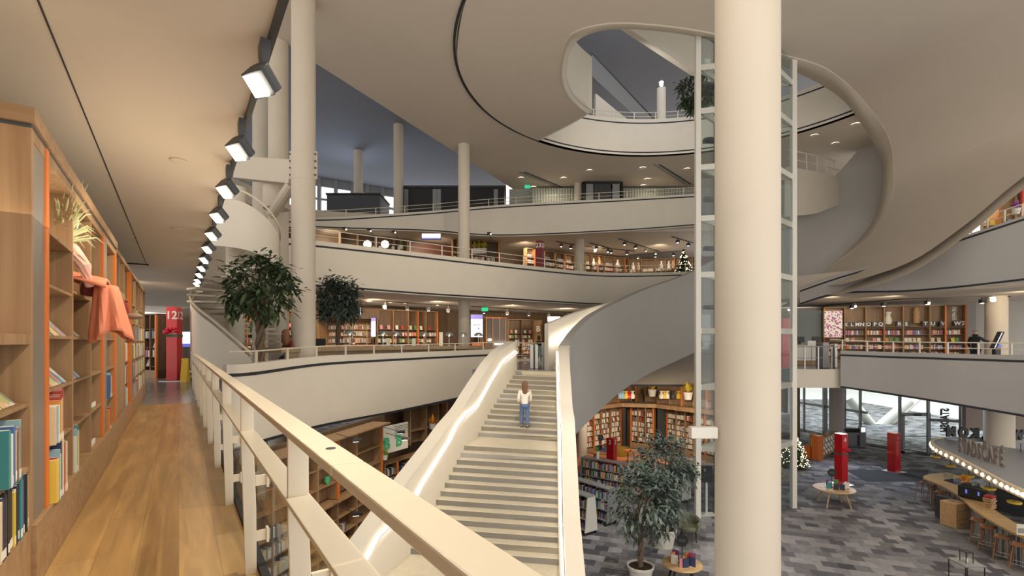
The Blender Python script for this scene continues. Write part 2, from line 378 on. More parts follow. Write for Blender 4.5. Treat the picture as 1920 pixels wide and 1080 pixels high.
# S soffit with the round void
CX, CY, RR = 8.2, 20.8, 10.45
def arc(a0, a1, n, r=RR): return [(CX+r*math.cos(R(a0+(a1-a0)*i/n)), CY+r*math.sin(R(a0+(a1-a0)*i/n))) for i in range(n+1)]
SP = [(-12.2, 11.5), (-8.3, 20.9), (-4.8, 28.1), (.0, 38), (2, 46), (24, 46), (34, 32), (40, 2), (-12.2, 2)]
struct(slab2d('ceiling_third_storey', [SP, arc(0, 355, 71)], 13.0, 13.9, 'ceil'), 'large taupe soffit around the round void')
# near ring + falling spiral soffit
PL = 12.93
def onS(px, py, z=PL):
    v = G(px, py, z); return v
I = [onS(1010, 262), onS(1062, 236), onS(1100, 214), onS(1078, 196), onS(1058, 172), onS(1049, 140), onS(1052, 105), onS(1064, 72), onS(1085, 55), onS(1130, 44), onS(1165, 42), onS(1200, 43), onS(1270, 50), onS(1340, 62), onS(1400, 77), onS(1458, 98), onS(1549, 127),
     P(1617, 184, 23.9), P(1665, 252, 25.6), P(1677, 310, 26.6), P(1672, 386, 27), P(1646, 449, 27.6), P(1588, 497, 28.8), P(1497, 557, 30)]
I2 = [onS(1010, 262, 13.3), onS(1064, 230, 13.3), onS(1110, 208, 13.3), onS(1086, 190, 13.3), onS(1070, 170, 13.3), onS(1061, 140, 13.3), onS(1064, 108, 13.3), onS(1075, 82, 13.3), onS(1095, 66, 13.3), onS(1130, 55, 13.3), onS(1165, 52, 13.3), onS(1200, 53, 13.3), onS(1270, 60, 13.3), onS(1340, 74, 13.3), onS(1400, 92, 13.3), onS(1458, 117, 13.3), onS(1549, 162, 13.3),
      P(1600, 208, 25), P(1629, 252, 27.2), P(1650, 290, 28), P(1656, 338, 28.4), P(1646, 396, 28.6), P(1617, 444, 28.8), P(1569, 488, 29.2), P(1494, 551, 30.2)]
I2 = I2[:18]+I2[19:]
angs = [129.4, 134, 139, 148, 158, 170, 182, 198, 208, 220, 230, 238, 250, 262, 275, 290]
O = [Vector((CX+RR*math.cos(R(a)), CY+RR*math.sin(R(a)), PL)) for a in angs] + [Vector((14.5, 10.5, PL)),
     Vector((20.5, 14, 12.9)), P(2140, 120, 18), P(2120, 240, 18.4), P(1935, 344, 19.5), P(1812, 442, 21), P(1702, 514, 22.5), P(1578, 552, 25)]
def dens(L, k=5): return [Vector(p) for p in crv([tuple(v) for v in L], k)]
def densS(L, cut, k=5):   # keep first corner sharp
    return dens(L[:cut], k)[:-1]+dens(L[cut-1:], k)
Id, I2d, Od = densS(I, 3), densS(I2, 3), densS(O, 3)
mb = MB(); rows = []
for i in range(len(Id)):
    a, b = Id[i], Od[i]; rows.append([a.lerp(b, t) for t in (0, .12, .3, .5, .7, .85, 1)])
top = [[p+Vector((0, 0, .5)) for p in r] for r in rows]
mb.grid(rows); mb.grid([r[::-1] for r in top])
o = mb.build('ceiling_spiral_soffit', 'ceil', smooth=True); struct(o, 'smooth underside of the spiral ramp sweeping down on the right')
mb = MB(); mb.grid([[i2, i1] for i1, i2 in zip(Id, I2d)])
o = struct(mb.build('trim_spiral_lip', 'ledge', smooth=True), 'lighter lip around the void'); sm = o.modifiers.new('s', 'SOLIDIFY'); sm.thickness = .05
mb = MB(); mb.wall([(x, y, 12.945, 13.01) for x, y in arc(129, 262, 60, RR+.05)], -.09); struct(mb.build('trim_ring_groove', 'gap'))
# L4 ring parapet
mb = MB(); mb.wall([(x, y, 13.0, 15.25) for x, y in arc(129.4, 10, 50, RR-.02)], .3); struct(mb.build('wall_fourth_floor_ring', 'plaster', smooth=True), 'pale curved parapet inside the void')
mb = MB()
for z in (13.12, 14.95): mb.wall([(x, y, z, z+.07) for x, y in arc(129.4, 10, 50, RR-.04)], .02)
struct(mb.build('trim_ring_line', 'gap'))
# tongue inner parapet
tp = dens(I2[2:9], 6)
mb = MB(); mb.wall([(p.x, p.y, 13.25, 16.1) for p in tp], -.25); struct(mb.build('wall_tongue_parapet', 'plaster', smooth=True), 'white curved parapet at the left of the void')
# upper blue ceiling
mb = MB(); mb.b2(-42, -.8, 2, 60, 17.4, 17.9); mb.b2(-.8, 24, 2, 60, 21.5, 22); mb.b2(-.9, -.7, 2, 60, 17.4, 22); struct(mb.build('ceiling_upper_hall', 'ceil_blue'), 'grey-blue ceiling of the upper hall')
# upper ramp seen through the void
def diag(name, a, b, dz, m, th=.25): 
    mb = MB(); mb.wall([(a.x, a.y, a.z-dz, a.z), (b.x, b.y, b.z-dz, b.z)], th); return struct(mb.build(name, m))
mb = MB(); A = P(1160, 20, 24); B = P(1360, 155, 27.5); mb.wall([(A.x, A.y, A.z-.55, A.z+1.7), (B.x, B.y, B.z-.55, B.z+1.7)], .3); struct(mb.build('wall_upper_ramp', 'plaster'), 'white diagonal ramp parapet high in the void')
mb = MB(); A = P(1110, 100, 33); B = P(1225, 222, 36); mb.wall([(A.x, A.y, A.z-1.5, A.z+.1), (B.x, B.y, B.z-1.1, B.z+.1)], .05); struct(mb.build('wall_upper_glass_ramp', 'grey'))
mb = MB(); mb.tube([A, B], .06, 6); struct(mb.build('trim_upper_ramp_rail', 'dark'))
mb = MB(); A = P(1117, 175, 33.5); B = P(1178, 225, 34.5); mb.wall([(A.x, A.y, A.z-1.8, A.z), (B.x, B.y, B.z-.3, B.z)], .2); struct(mb.build('wall_upper_ramp_base', 'plaster'))

# helical outer parapet (wraps the upper flight) -- continuous with stair right wall
hel = [(1092, 822, 1010, 15.2), (1085, 745, 900, 16.6), (1077, 705, 856, 18), (1068, 678, 838, 19.6), (1064, 650, 828, 20.8), (1082, 621, 812, 21.6), (1112, 592, 782, 22.6), (1160, 566, 738, 24.4), (1215, 541, 702, 26.4), (1300, 509, 662, 29.2), (1400, 452, 612, 30.6), (1495, 388, 556, 31.2), (1565, 330, 510, 31), (1622, 262, 455, 30), (1652, 200, 400, 28.9), (1664, 150, 350, 27.6)]
pts = bpix(hel[4:], 6)
mb = MB(); mb.wall(pts, .4)
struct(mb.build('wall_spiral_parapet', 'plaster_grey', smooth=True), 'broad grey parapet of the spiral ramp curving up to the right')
# upper flight inner wall
pband('wall_upper_flight_inner', [(1028, 607, 700, 22.9), (1075, 588, 700, 24), (1120, 574, 700, 25.6), (1165, 561, 690, 27), (1218, 547, 640, 29)], 'plaster', .25, label='white inner wall of the upper stair flight')
mb = MB(); mb.tube([P(1037, 645, 22.75), P(1070, 624, 23.6), P(1112, 600, 25.0), P(1135, 588, 25.9)], .09, 6); o = mb.build('handrail_light', 'led'); tag(o, 'glowing light strip on the white inner wall of upper flight', 'light strip')

# ---------------------------------------------------------------- GROUND
mb = MB(); mb.b2(-34, 40, 1, 60, GZ-.2, GZ); struct(mb.build('floor_ground', 'carpet'), 'grey and blue carpet tile floor of the ground storey')
# ground glazing (right)
gl = [G(1470, 800), G(1622, 834), G(1742, 853), Vector((29, 28.5, GZ))]
def lerp2(t, pts):
    n = len(pts)-1; i = min(int(t*n), n-1); return pts[i].lerp(pts[i+1], t*n-i)
mb = MB()
for i in range(3):
    a, b = gl[i], gl[i+1]; mb.wall([(a.x, a.y, GZ, -1.2), (b.x, b.y, GZ, -1.2)], .03)
o = struct(mb.build('window_1', 'glass'), 'tall street glazing behind the cafe')
mb = MB()
fr = [G(px, D2) for px, D2 in ()]
for px in (1497, 1507, 1546, 1583, 1612, 1686, 1739, 1800, 1862, 1915):
    # find point on glazing line with this px
    for i in range(3):
        a, b = gl[i], gl[i+1]; t = (px-960)/F
        den = (b.x-a.x)-t*(b.y-a.y); s = (t*a.y-a.x)/den if abs(den) > 1e-6 else -1
        if -1e-3 <= s <= 1: p = a.lerp(b, s); mb.box((p.x, p.y-.05, (GZ-1.2)/2), (.12 if px not in (1546,) else .3, .14, -1.2-GZ)); break
for i in range(3):
    a, b = gl[i], gl[i+1]
    for z in (GZ+.09, -3.45) if i != 1 else (GZ+.09,): mb.wall([(a.x, a.y-.1, z-.08, z+.08), (b.x, b.y-.1, z-.08, z+.08)], .14)
struct(mb.build('window_frame_1', 'grey'))
mb = MB(); mb.b2(-10, 80, 28.6, 95, GZ-.6, GZ-.3); o = mb.build('ground_outdoor', 'paving'); struct(o, 'bright paving outside the glazing'); o.location.z = .28
mb = MB(); mb.b2(-60, 120, 95, 96, -6, 7); struct(mb.build('wall_outdoor_building', mat('pale_outdoor', (.62, .68, .72), .8)))
# far back walls
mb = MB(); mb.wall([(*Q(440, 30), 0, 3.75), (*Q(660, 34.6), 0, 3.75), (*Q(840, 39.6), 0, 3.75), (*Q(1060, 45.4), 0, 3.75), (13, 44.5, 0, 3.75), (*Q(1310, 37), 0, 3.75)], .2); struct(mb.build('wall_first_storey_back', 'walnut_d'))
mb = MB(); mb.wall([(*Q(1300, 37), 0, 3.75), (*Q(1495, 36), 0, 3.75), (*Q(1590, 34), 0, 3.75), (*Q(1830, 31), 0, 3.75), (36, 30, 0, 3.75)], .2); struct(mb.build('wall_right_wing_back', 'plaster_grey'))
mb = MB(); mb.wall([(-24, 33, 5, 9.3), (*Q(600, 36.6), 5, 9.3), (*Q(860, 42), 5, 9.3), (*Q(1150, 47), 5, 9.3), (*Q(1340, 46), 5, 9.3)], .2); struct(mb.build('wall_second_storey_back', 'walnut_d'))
mb = MB(); mb.wall([(*Q(955, 38.2), 10.25, 13), (*Q(1320, 37.8), 10.25, 13), (*Q(1700, 36), 10.25, 13)], .2); struct(mb.build('wall_third_storey_back', mat('curtain_grey', (.42, .43, .40), .8)))
# upper left facade windows
mb = MB(); mb.wall([(-40, 47, 9, 17.4), (-20, 48.5, 9, 17.4), (-7, 56, 9, 17.4)], .05)
struct(mb.build('window_2', 'sky'), 'bright upper windows seen under the blue ceiling')
mb = MB()
def fpos(px):
    t = (px-960)/F
    for a, b in (((-40, 46.9), (-20, 48.4)), ((-20, 48.4), (-7, 55.9))):
        den = (b[0]-a[0])-t*(b[1]-a[1]); s = (t*a[1]-a[0])/den
        if 0 <= s <= 1: return (a[0]+s*(b[0]-a[0]), a[1]+s*(b[1]-a[1]))
for px in (445, 463, 476, 500, 512, 600, 631, 662, 690, 718, 745, 780):
    q = fpos(px)
    if q: mb.box((q[0], q[1]-.15, 13.2), (.35 if px > 520 else 1.0, .25, 8.4))
for z in (15.35,):
    mb.wall([(-40, 46.8, z-.1, z+.1), (-20, 48.3, z-.1, z+.1), (-7, 55.8, z-.1, z+.1)], .2)
mb.wall([(-40, 46.8, 16.6, 17.4), (-20, 48.3, 16.6, 17.4), (-7, 55.8, 16.6, 17.4)], .2)
struct(mb.build('window_frame_2', 'grey'))
# ================================================================ STAIRS
r = .17
def Ld(k): return 21.9-.3025*k if k <= 12 else 16.76-.286*(k-13)
def Lp(k):
    d = Ld(k)
    px = 967-5.88*k if k <= 12 else 870-9.25*(k-13)-(.0 if k < 20 else .0)
    if k > 12: px = 870+(759-870)*((1/Ld(k)-1/16.76)/(1/13.04-1/16.76))
    return Vector((d*(px-960)/F, d))
def Rp(k): d = Ld(k)*.948; px = 1046+9*((21.9-Ld(k))/8.6); return Vector((d*(px-960)/F, d))
st = thing('staircase', 'wide straight stair of beige stone steps down to the cafe', 'staircase')
for k in range(27):
    a, b = Lp(k), Rp(k)
    if k == 0: c, dd = Rp(0)+Vector((0, .9)), Lp(0)+Vector((0, .9))
    else: c, dd = Rp(k-1)+Vector((0, .06)), Lp(k-1)+Vector((0, .06))
    if k == 26: a, b = Vector((-4.6, 9.2)), Vector((.75, 8.9)); c, dd = Rp(25)+Vector((0, .05)), Lp(25)+Vector((0, .05))
    zt = -r*k
    mb = MB(); mb.prism([a, b, c, dd], zt-(.17 if k < 26 else .3), zt)
    o = mb.build('step' if k not in (13, 26) else 'landing', 'stone', st, bev=.012)
mb = MB()   # underside
for k in range(0, 26):
    a, b, c, d2 = Lp(k), Rp(k), Rp(k+1 if k < 25 else 25)+Vector((0, .0)), Lp(k+1 if k < 25 else 25)
    if k < 25: mb.prism([c, b, a, d2][::-1], -r*(k+2)-.2, -r*(k+1)-.01)
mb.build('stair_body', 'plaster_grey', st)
def ext(fn):  # extended edge path with z of stair
    pts = [(fn(k).x, fn(k).y, -r*k) for k in range(26)]
    return pts
Lpath = ext(Lp); Rpath = ext(Rp)
v = (Vector(Lpath[-1][:2])-Vector(Lpath[-6][:2])).normalized()
Lx = Lpath+[(Lpath[-1][0]+v.x*3.2, Lpath[-1][1]+v.y*3.2, -4.42-.9)]
Rx = Rpath+[(Rpath[-1][0]-.25, Rpath[-1][1]-3.4, -4.42-.9)]
def pxz(x, y, pl):
    px = 960+F*x/y
    pl = sorted(pl); 
    for a, b in zip(pl, pl[1:]):
        if a[0] <= px <= b[0] or b is pl[-1] or px < a[0]: t = (px-a[0])/(b[0]-a[0]); return CZ+y*(642-(a[1]+t*(b[1]-a[1])))/F
TOPL = [(967, 640), (942, 655), (921, 679), (893, 724), (868, 766), (840, 799), (826, 820), (675, 1018)]
W = [(p[0], p[1], p[2]-.95, pxz(p[0], p[1], TOPL)) for k, p in enumerate(Lx)]
W[-1] = (Lx[-1][0], Lx[-1][1], -5.6, Lx[-1][2]+1.5)
W = [(Lpath[0][0]+.06, Lpath[0][1]+.3, -.9, 1.3)]+W
mb = MB()
mb.wall(W[::-1], .42)
struct(mb.build('wall_stair_left', 'plaster', smooth=True), 'white solid balustrade on the left of the stair')
W = [(p[0]+.02, p[1], p[2]-.95, p[2]+1.02) for k, p in enumerate(Rx)]
e = bpix(hel[4:6], 1)
W = [(W[0][0]+.12, W[0][1]+.25, -2.6, 1.12)]+W
W = [(a, b, c-(1.6*max(0, 1-i/9)), d) for i, (a, b, c, d) in enumerate(W)]
mb = MB(); mb.wall(W, .42); struct(mb.build('wall_stair_right', 'plaster', smooth=True), 'cream solid balustrade on the right of the stair')
# handrails with light
def hr(name, pts, off, label, side):
    h = thing(name, label, 'handrail')
    a = MB(); a.tube([(p[0]+off, p[1], p[2]) for p in pts], .028, 8); a.build('rail', 'white', h, smooth=True)
    a = MB(); a.tube([(p[0]+off*.55, p[1], p[2]-.035) for p in pts], .036, 6); a.build('light_strip', 'led', h)
    a = MB()
    for p in pts[1::3]: a.box((p[0]+off*.5, p[1], p[2]-.02), (abs(off), .03, .03))
    a.build('bracket', 'steel', h)
HLL = [(968, 658), (942, 678), (919, 715), (893, 762), (872, 776), (853, 800), (840, 828), (788, 911), (765, 955), (754, 969), (711, 998), (689, 1039)]
hl = [(x, y, pxz(x, y, HLL)) for x, y, _ in [tuple(Vector(a).lerp(Vector(b), t)) for a, b in zip(Lx, Lx[1:]) for t in (0, .5)]+[Lx[-1]]]
hr('handrail', hl, .09, 'illuminated handrail along the left stair balustrade', 1)
hr('handrail', [(p[0], p[1], p[2]+.9) for p in Rx], -.09, 'illuminated handrail along the right stair balustrade', -1)
# last flight below the frame
mb = MB()
for k in range(7): mb.b2(-4.4, .6, 9.0-.3*(k+1), 9.0-.3*k+.05, -4.42-.17*(k+2), -4.42-.17*(k+1))
mb.build('lower_flight', 'stone', st)
# small steps at upper flight
mb = MB()
for k in range(6):
    a = Q(1050+7*k, 22.3+.33*k); mb.box((a.x+.5, a.y+.4, .085+.17*k), (1.6, .5, .17))
mb.build('upper_flight', 'stone', st)

# ================================================================ BALCONY RAILING
rl = thing('balcony_railing', 'cream steel railing with flat posts along the wooden walkway', 'railing', (0, 0, 0))
def kpr(mb, s0, s1, a0, a1, z0, z1): mb.prism([K(s0, a0), K(s0, a1), K(s1, a1), K(s1, a0)][::-1], z0, z1)
EN = [K(15.9, .30), K(16.5, .42), Q(400, 13.1), Q(425, 12.9)]
mb = MB(); kpr(mb, -1.5, 1.095, .270, .342, .963, .988); kpr(mb, 1.10, 16.0, .270, .342, .963, .988); mb.build('top_rail', 'rail', rl, bev=.004)
mb = MB(); kpr(mb, -1.5, 16.0, .268, .342, .762, .777); mb.build('middle_rail', 'rail', rl, bev=.003)
mb = MB(); mb.lathe([(.001, 0), (.012, 0), (.012, .0015), (.001, .0015)], 16, K(1.27, .312, .988)); mb.build('rail_cap_screw', 'dark', rl)
ps = [3.02+1.375*i for i in range(-3, 10)]
for s in ps:
    mb = MB(); pf = []
    T = lambda s_, pts: [[K(s_, a, z) for a, z in pts] for s_ in (s_-.008, s_+.008)]
    prof = [(.273, .975), (.330, .975), (.338, .55), (.352, .30), (.352, .0), (.345, -.02), (.300, -.02), (.285, 0.02), (.273, .775)]
    prof = [(.275, .963), (.336, .963), (.337, .70), (.350, .35), (.352, -.02), (.298, -.02), (.276, .70)]
    mb.ring(T(s, prof)); mb.build('post', 'rail', rl, bev=.003)
    for z in (.50, .20):
        mb = MB(); mb.box(K(s, .40, z), (.11, .016, .055), TH); mb.box(K(s, .405, z), (.012, .05, .075), TH); b = mb.build('glass_bracket', 'rail', rl)
        mb = MB(); mb.box(K(s, .452, z), (.012, .055, .085), TH); mb.box(K(s, .425, z), (.01, .055, .085), TH); mb.box(K(s, .462, z), (.01, .05, .07), TH); mb.build('clamp', 'dark', rl)
for s0 in ps[:-1]:
    mb = MB(); kpr(mb, s0+.01, s0+1.365, .434, .446, -.25, .60); mb.build('glass_pane', 'glass_clear', rl)

# ================================================================ thin metal railings
def railing(name, label, pts, h, group=None, posts=8, m='rail', mid=True, th=.022):
    t = thing(name, label, 'railing', group=group)
    mb = MB(); mb.tube([(p[0], p[1], p[2]+h) for p in pts], th, 6); mb.build('top_rail', m, t)
    if mid: mb = MB(); mb.tube([(p[0], p[1], p[2]+h*.5) for p in pts], th*.7, 6); mb.build('middle_rail', m, t)
    L = [0]
    for a, b in zip(pts, pts[1:]): L.append(L[-1]+(Vector(b)-Vector(a)).length)
    for i in range(posts):
        d = L[-1]*(i+.5)/posts; j = max(k for k in range(len(L)) if L[k] <= d); j = min(j, len(pts)-2)
        p = Vector(pts[j]).lerp(Vector(pts[j+1]), (d-L[j])/max(1e-6, L[j+1]-L[j]))
        mb = MB(); mb.box(p+Vector((0, 0, h/2)), (.05, .05, h)); mb.build('post', m, t)
    return t
def topline(path4, off=.12, n=4): return [(x, y+off, zt) for (x, y, zb, zt) in bpix(path4, n)]
railing('metal_railing', 'thin cream railing on the parapet before the reading desks', topline([(425, 684, 850, 12.7), (480, 681, 832, 13.4), (600, 668, 800, 16.6), (740, 662, 773, 20.2), (870, 657, 745, 23.2), (935, 654, 728, 23.9)]), .33, posts=9, mid=False)
railing('metal_railing', 'thin white railing above the broad cream second floor parapet', topline([(530, 446, 540, 21.5), (600, 452, 539, 23), (774, 472, 552, 26), (940, 492, 562, 29), (1057, 505, 569, 32.5), (1134, 511, 572, 35.5), (1230, 511, 569, 37), (1310, 508, 564, 37)]), .55, posts=16)
railing('metal_railing', 'thin white railing along the third floor parapet', topline([(560, 409, 428, 33), (650, 406, 430, 34), (800, 396, 434, 35), (940, 384, 443, 35.5), (1158, 372, 434, 35.5), (1310, 363, 423, 35)]), .5, posts=14)
railing('metal_railing', 'thin railing on the ring parapet inside the void', [(x, y, 15.25) for x, y in arc(118, 60, 20, RR+.2)], .5, posts=8)
railing('metal_railing', 'white railing seen through the void right of the lift shaft', topline([(1480, 312, 405, 28.5), (1530, 322, 400, 29.5), (1575, 333, 385, 31)]), 1.0, posts=5, th=.04)
railing('metal_railing', 'pale railing along the grey parapet above the cafe', topline([(1560, 655, 726, 22.9), (1660, 660, 738, 21.8), (1780, 663, 757, 20), (1935, 667, 783, 18)]), .45, posts=7, th=.025)
railing('metal_railing', 'thin railing above the right second floor parapet', topline([(1810, 441, 538, 22), (1940, 398, 523, 20.2)]), .5, posts=4)
for q, (px, d) in enumerate(((428, 12.9), (480, 13.7))): pass

# ================================================================ COLUMNS
def column(px, d, w, z0, z1, label, m='ledge', collar=None, cat='column'):
    x, y = Q(px, d); rr = w/2
    t = thing('column', label, cat, (x, y, z0)); t['kind'] = 'structure'
    mb = MB(); mb.lathe([(rr, 0), (rr, z1-z0)], 40); mb.build('shaft', m, t, smooth=True)
    return t
column(1400.5, 6.25, .755, GZ, 12.99, 'thick cream round column in front of the glass lift')
ca = column(569, 17, .78, GZ, 12.99, 'cream round column with a bolted steel collar beside the stair void')
mb = MB(); mb.lathe([(.40, 0), (.40, 1.0)], 40, (0, 0, P(569, 340, 17).z-GZ)); mb.b2(-.47, .47, -.03, .03, P(569, 336, 17).z-GZ, P(569, 284, 17).z-GZ); mb.build('collar', 'ledge', ca, smooth=True)
for i in range(4):
    for s in (-1, 1):
        mb = MB(); mb.lathe([(.03, 0), (.03, .03)], 8); o = mb.build('bolt', 'dark', ca); o.location = (.43*s, -.05, P(569, 290+13*i, 17).z-GZ); o.rotation_euler.x = PI/2
cb = column(522, 19.6, .74, GZ, 17.4, 'pale round column behind the collared column')
column(870, 29.6, .69, 0, 12.99, 'slim round column behind the second floor parapet')
column(747, 37, .72, 10.25, 17.4, 'tall slim column beside the black pod on the third floor')
column(672, 42, .72, 10.25, 17.4, 'shorter looking distant column between the black pods')
column(490, 26, .85, 0, 17.4, 'grey round column behind the large indoor tree')
column(1087, 38.5, .72, 5, 12.99, 'round column at the red totem on the second floor')
column(1240, 31.5, .55, 13.9, P(1240, 166, 31.5).z, 'round column topped by a bright lamp in the void', 'plaster')
column(1091, 29.5, .62, GZ, -.8, 'short round column by the orange rug')
column(1568, 32, .8, GZ, -.8, 'white round column before the street glazing', 'plaster_grey')
column(1873, 21.2, 1.0, GZ, -.8, 'thick pale column behind the cafe sign')
column(1868, 27, .95, 0, 3.75, 'cream column beside the touch kiosk')
# diagonal beams at collar
mb = MB(); mb.box((P(500, 320, 18)+Vector((0, 0, 0))), (3.2, .45, .8), -.5, Matrix.Rotation(.22, 3, 'Y')); mb.tube([P(510, 402, 18.5), P(548, 345, 17.3)], .2, 12)
struct(mb.build('beam_diagonal', 'ledge', bev=.01), 'steel box beam meeting the collared column')
mb = MB(); q = Q(518, 18.6); mb.lathe([(.46, 0), (.46, .8), (.40, .82)], 30, (q.x, q.y, P(518, 392, 18.6).z)); struct(mb.build('beam_collar', 'ledge', smooth=True))

# ================================================================ WHITE SPIRAL STAIR (left)
ss = thing('spiral_staircase', 'white helical staircase behind the railing end', 'spiral staircase')
mb = MB(); mb.wall(bpix([(474, 676, 700, 14.6), (440, 645, 700, 14.5), (402, 612, 700, 14.9), (372, 588, 700, 15.6), (357, 568, 690, 16.6), (362, 553, 650, 17.6), (385, 541, 630, 18.4), (420, 530, 620, 18.9), (460, 524, 610, 19)], 6), -.08); mb.build('lower_balustrade', 'plaster', ss, smooth=True)
mb = MB(); mb.tube([(x, y, z+.16) for x, y, _, z in bpix([(474, 676, 700, 14.6), (440, 645, 700, 14.5), (402, 612, 700, 14.9), (372, 588, 700, 15.6), (357, 568, 690, 16.6), (362, 553, 650, 17.6), (385, 541, 630, 18.4), (420, 530, 620, 18.9)], 6)], .04, 8); mb.build('handrail', 'rail', ss, smooth=True)
up = [(330, 372, 452, 15.9), (388, 371, 459, 15.6), (450, 377, 466, 15.5), (492, 402, 480, 15.8), (516, 430, 500, 16.3), (525, 455, 530, 17), (522, 480, 550, 18)]
mb = MB(); mb.wall(bpix(up, 6), .08); mb.build('upper_balustrade', 'plaster', ss, smooth=True)
mb = MB(); mb.tube([(x, y, z+.33) for x, y, _, z in bpix(up, 6)], .035, 8); mb.build('handrail', 'rail', ss, smooth=True)
mb = MB(); q = Q(442, 17.2); mb.lathe([(.3, 0), (.3, 6.6)], 24, (q.x, q.y, 0)); mb.build('newel', 'plaster', ss, smooth=True)
for k in range(22):
    a = R(200+k*24); z = .17*k*1.05+.1
    mb = MB(); c1, s1, c2, s2 = math.cos(a), math.sin(a), math.cos(a+R(25)), math.sin(a+R(25))
    mb.prism([(q.x+.3*c1, q.y+.3*s1), (q.x+1.45*c1, q.y+1.45*s1), (q.x+1.45*c2, q.y+1.45*s2), (q.x+.3*c2, q.y+.3*s2)], z, z+.06); mb.build('tread', 'plaster', ss)
# back wall behind spiral
mb = MB(); mb.wall([(*Q(365, 22.5), 0, 6), (*Q(440, 22), 0, 6)], .2); struct(mb.build('wall_spiral_back', 'plaster'))

# ================================================================ LIFT SHAFT
lf = thing('lift_shaft', 'glass lift shaft with pale steel frame behind the thick column', 'lift', (7.27, 19.5, GZ))
cor = [Vector((0, 0)), Vector((2.5, -.55)), Vector((4.4, 1.15)), Vector((1.9, 1.7))]
H = 26
for i, c in enumerate(cor):
    mb = MB(); mb.box((c.x, c.y, H/2), (.19, .19, H)); mb.build('corner_post', 'white', lf)
for i in range(4):
    a, b = cor[i], cor[(i+1) % 4]
    mb = MB(); mb.wall([(a.x, a.y, .05, H), (b.x, b.y, .05, H)], .012); mb.build('glass_wall', 'glass_lift', lf)
for z in (10.3, 8.1, 6.1, 3.9, 1.7, -.5, -2.9, 12.0):
    mb = MB()
    for i in range(4):
        a, b = cor[i], cor[(i+1) % 4]; mb.wall([(a.x, a.y, z-GZ-.11, z-GZ+.11), (b.x, b.y, z-GZ-.11, z-GZ+.11)], .12)
    mb.build('ring_beam', 'white', lf)
mb = MB(); mb.box((1.05, .85, H/2), (.1, .16, H)); mb.box((3.0, .35, H/2), (.1, .16, H)); mb.build('guide_rail', 'dark', lf)
for z in (11.6, 9.4, 7.0, 5.0, 2.6):
    mb = MB(); mb.b2(.55, 1.05, .7, .95, z-GZ, z-GZ+.16); mb.ball((.75, .6, z-GZ+.05), (.3, .12, .08)); mb.build('bracket', 'dark', lf)

mb = MB(); a = P(1343, 815, 6.2); mb.b2(a.x-.33, a.x, a.y-.06, a.y+.06, a.z-.04, a.z+.10); tag(mb.build('column_clamp', 'paper', bev=.01), 'small cream box clamped to the side of the thick column', 'clamp')
# ================================================================ BOOKCASES AND BOOKS
FAR = MB(); NB = [0]; ORD = ['first', 'second', 'third', 'fourth', 'fifth', 'sixth', 'seventh', 'eighth', 'ninth', 'tenth', 'eleventh', 'twelfth', 'thirteenth', 'fourteenth', 'fifteenth', 'sixteenth', 'seventeenth', 'eighteenth', 'nineteenth', 'twentieth', 'twenty-first', 'twenty-second', 'twenty-third', 'twenty-fourth', 'twenty-fifth', 'twenty-sixth', 'twenty-seventh', 'twenty-eighth']
def ordn(i): return ORD[i] if i < 28 else 'number %d' % (i+1)
class Fr:
    def __init__(s, A, B=None, rz=None):
        s.o = Vector((A[0], A[1], 0)); s.rz = rz if rz is not None else math.atan2(B[1]-A[1], B[0]-A[0])
        s.L = (Vector(B[:2])-Vector(A[:2])).length if B is not None else 0
        s.m = Matrix.Rotation(s.rz, 3, 'Z')
    def w(s, x, y, z): return s.o+s.m @ Vector((x, y, z))
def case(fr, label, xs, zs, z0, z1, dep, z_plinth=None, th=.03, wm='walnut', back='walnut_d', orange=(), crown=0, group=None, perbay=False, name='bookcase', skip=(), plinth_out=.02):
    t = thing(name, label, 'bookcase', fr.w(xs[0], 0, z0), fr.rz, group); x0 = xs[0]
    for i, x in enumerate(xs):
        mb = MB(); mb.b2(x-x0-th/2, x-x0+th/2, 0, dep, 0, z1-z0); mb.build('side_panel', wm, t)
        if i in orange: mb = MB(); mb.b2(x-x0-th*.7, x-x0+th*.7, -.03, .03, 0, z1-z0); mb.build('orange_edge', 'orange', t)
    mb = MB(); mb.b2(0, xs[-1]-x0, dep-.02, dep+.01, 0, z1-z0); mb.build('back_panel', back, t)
    zp = z_plinth if z_plinth is not None else z0
    if zp > z0: mb = MB(); mb.b2(-th/2, xs[-1]-x0+th/2, -plinth_out, dep, 0, zp-z0); mb.build('plinth', 'walnut_h', t)
    mb = MB(); mb.b2(-th/2, xs[-1]-x0+th/2, -crown, dep, z1-z0, z1-z0+.05); mb.build('top_board', wm, t)
    for j, z in enumerate(zs):
        if perbay:
            for i in range(len(xs)-1):
                if (i, j) in skip: continue
                mb = MB(); mb.b2(xs[i]-x0+th/2, xs[i+1]-x0-th/2, .005, dep-.02, z-z0-.02, z-z0); mb.build('shelf', wm, t)
        else: mb = MB(); mb.b2(0, xs[-1]-x0, .01, dep-.02, z-z0-.02, z-z0); mb.build('shelf', wm, t)
    return t
def book(fr, x, y, z, w, h, d, c, label=None, group=None, detail=False, rzo=0, lean=0):
    if label is None or NB[0] >= 300:
        FAR.use(BM[c]); p = fr.w(x+w/2, y+d/2, z+h/2); FAR.box(p, (w, d, h), fr.rz); return
    NB[0] += 1
    mb = MB(); mb.b2(0, w, 0, d, 0, h)
    o = mb.build('book', BM[c], loc=fr.w(x, y, z), rz=fr.rz+rzo, bev=.0015 if detail else 0); tag(o, label, 'book', group)
    if lean: o.rotation_euler.y = lean
    if detail:
        p = MB(); p.b2(.003, w-.003, .004, d-.002, h-.006, h+.001); p.build('pages', 'paper', o)
        if rng.random() < .55: p = MB(); p.b2(.001, w-.001, -.0012, .01, .012, .05); p.build('spine_label', 'txtw', o)
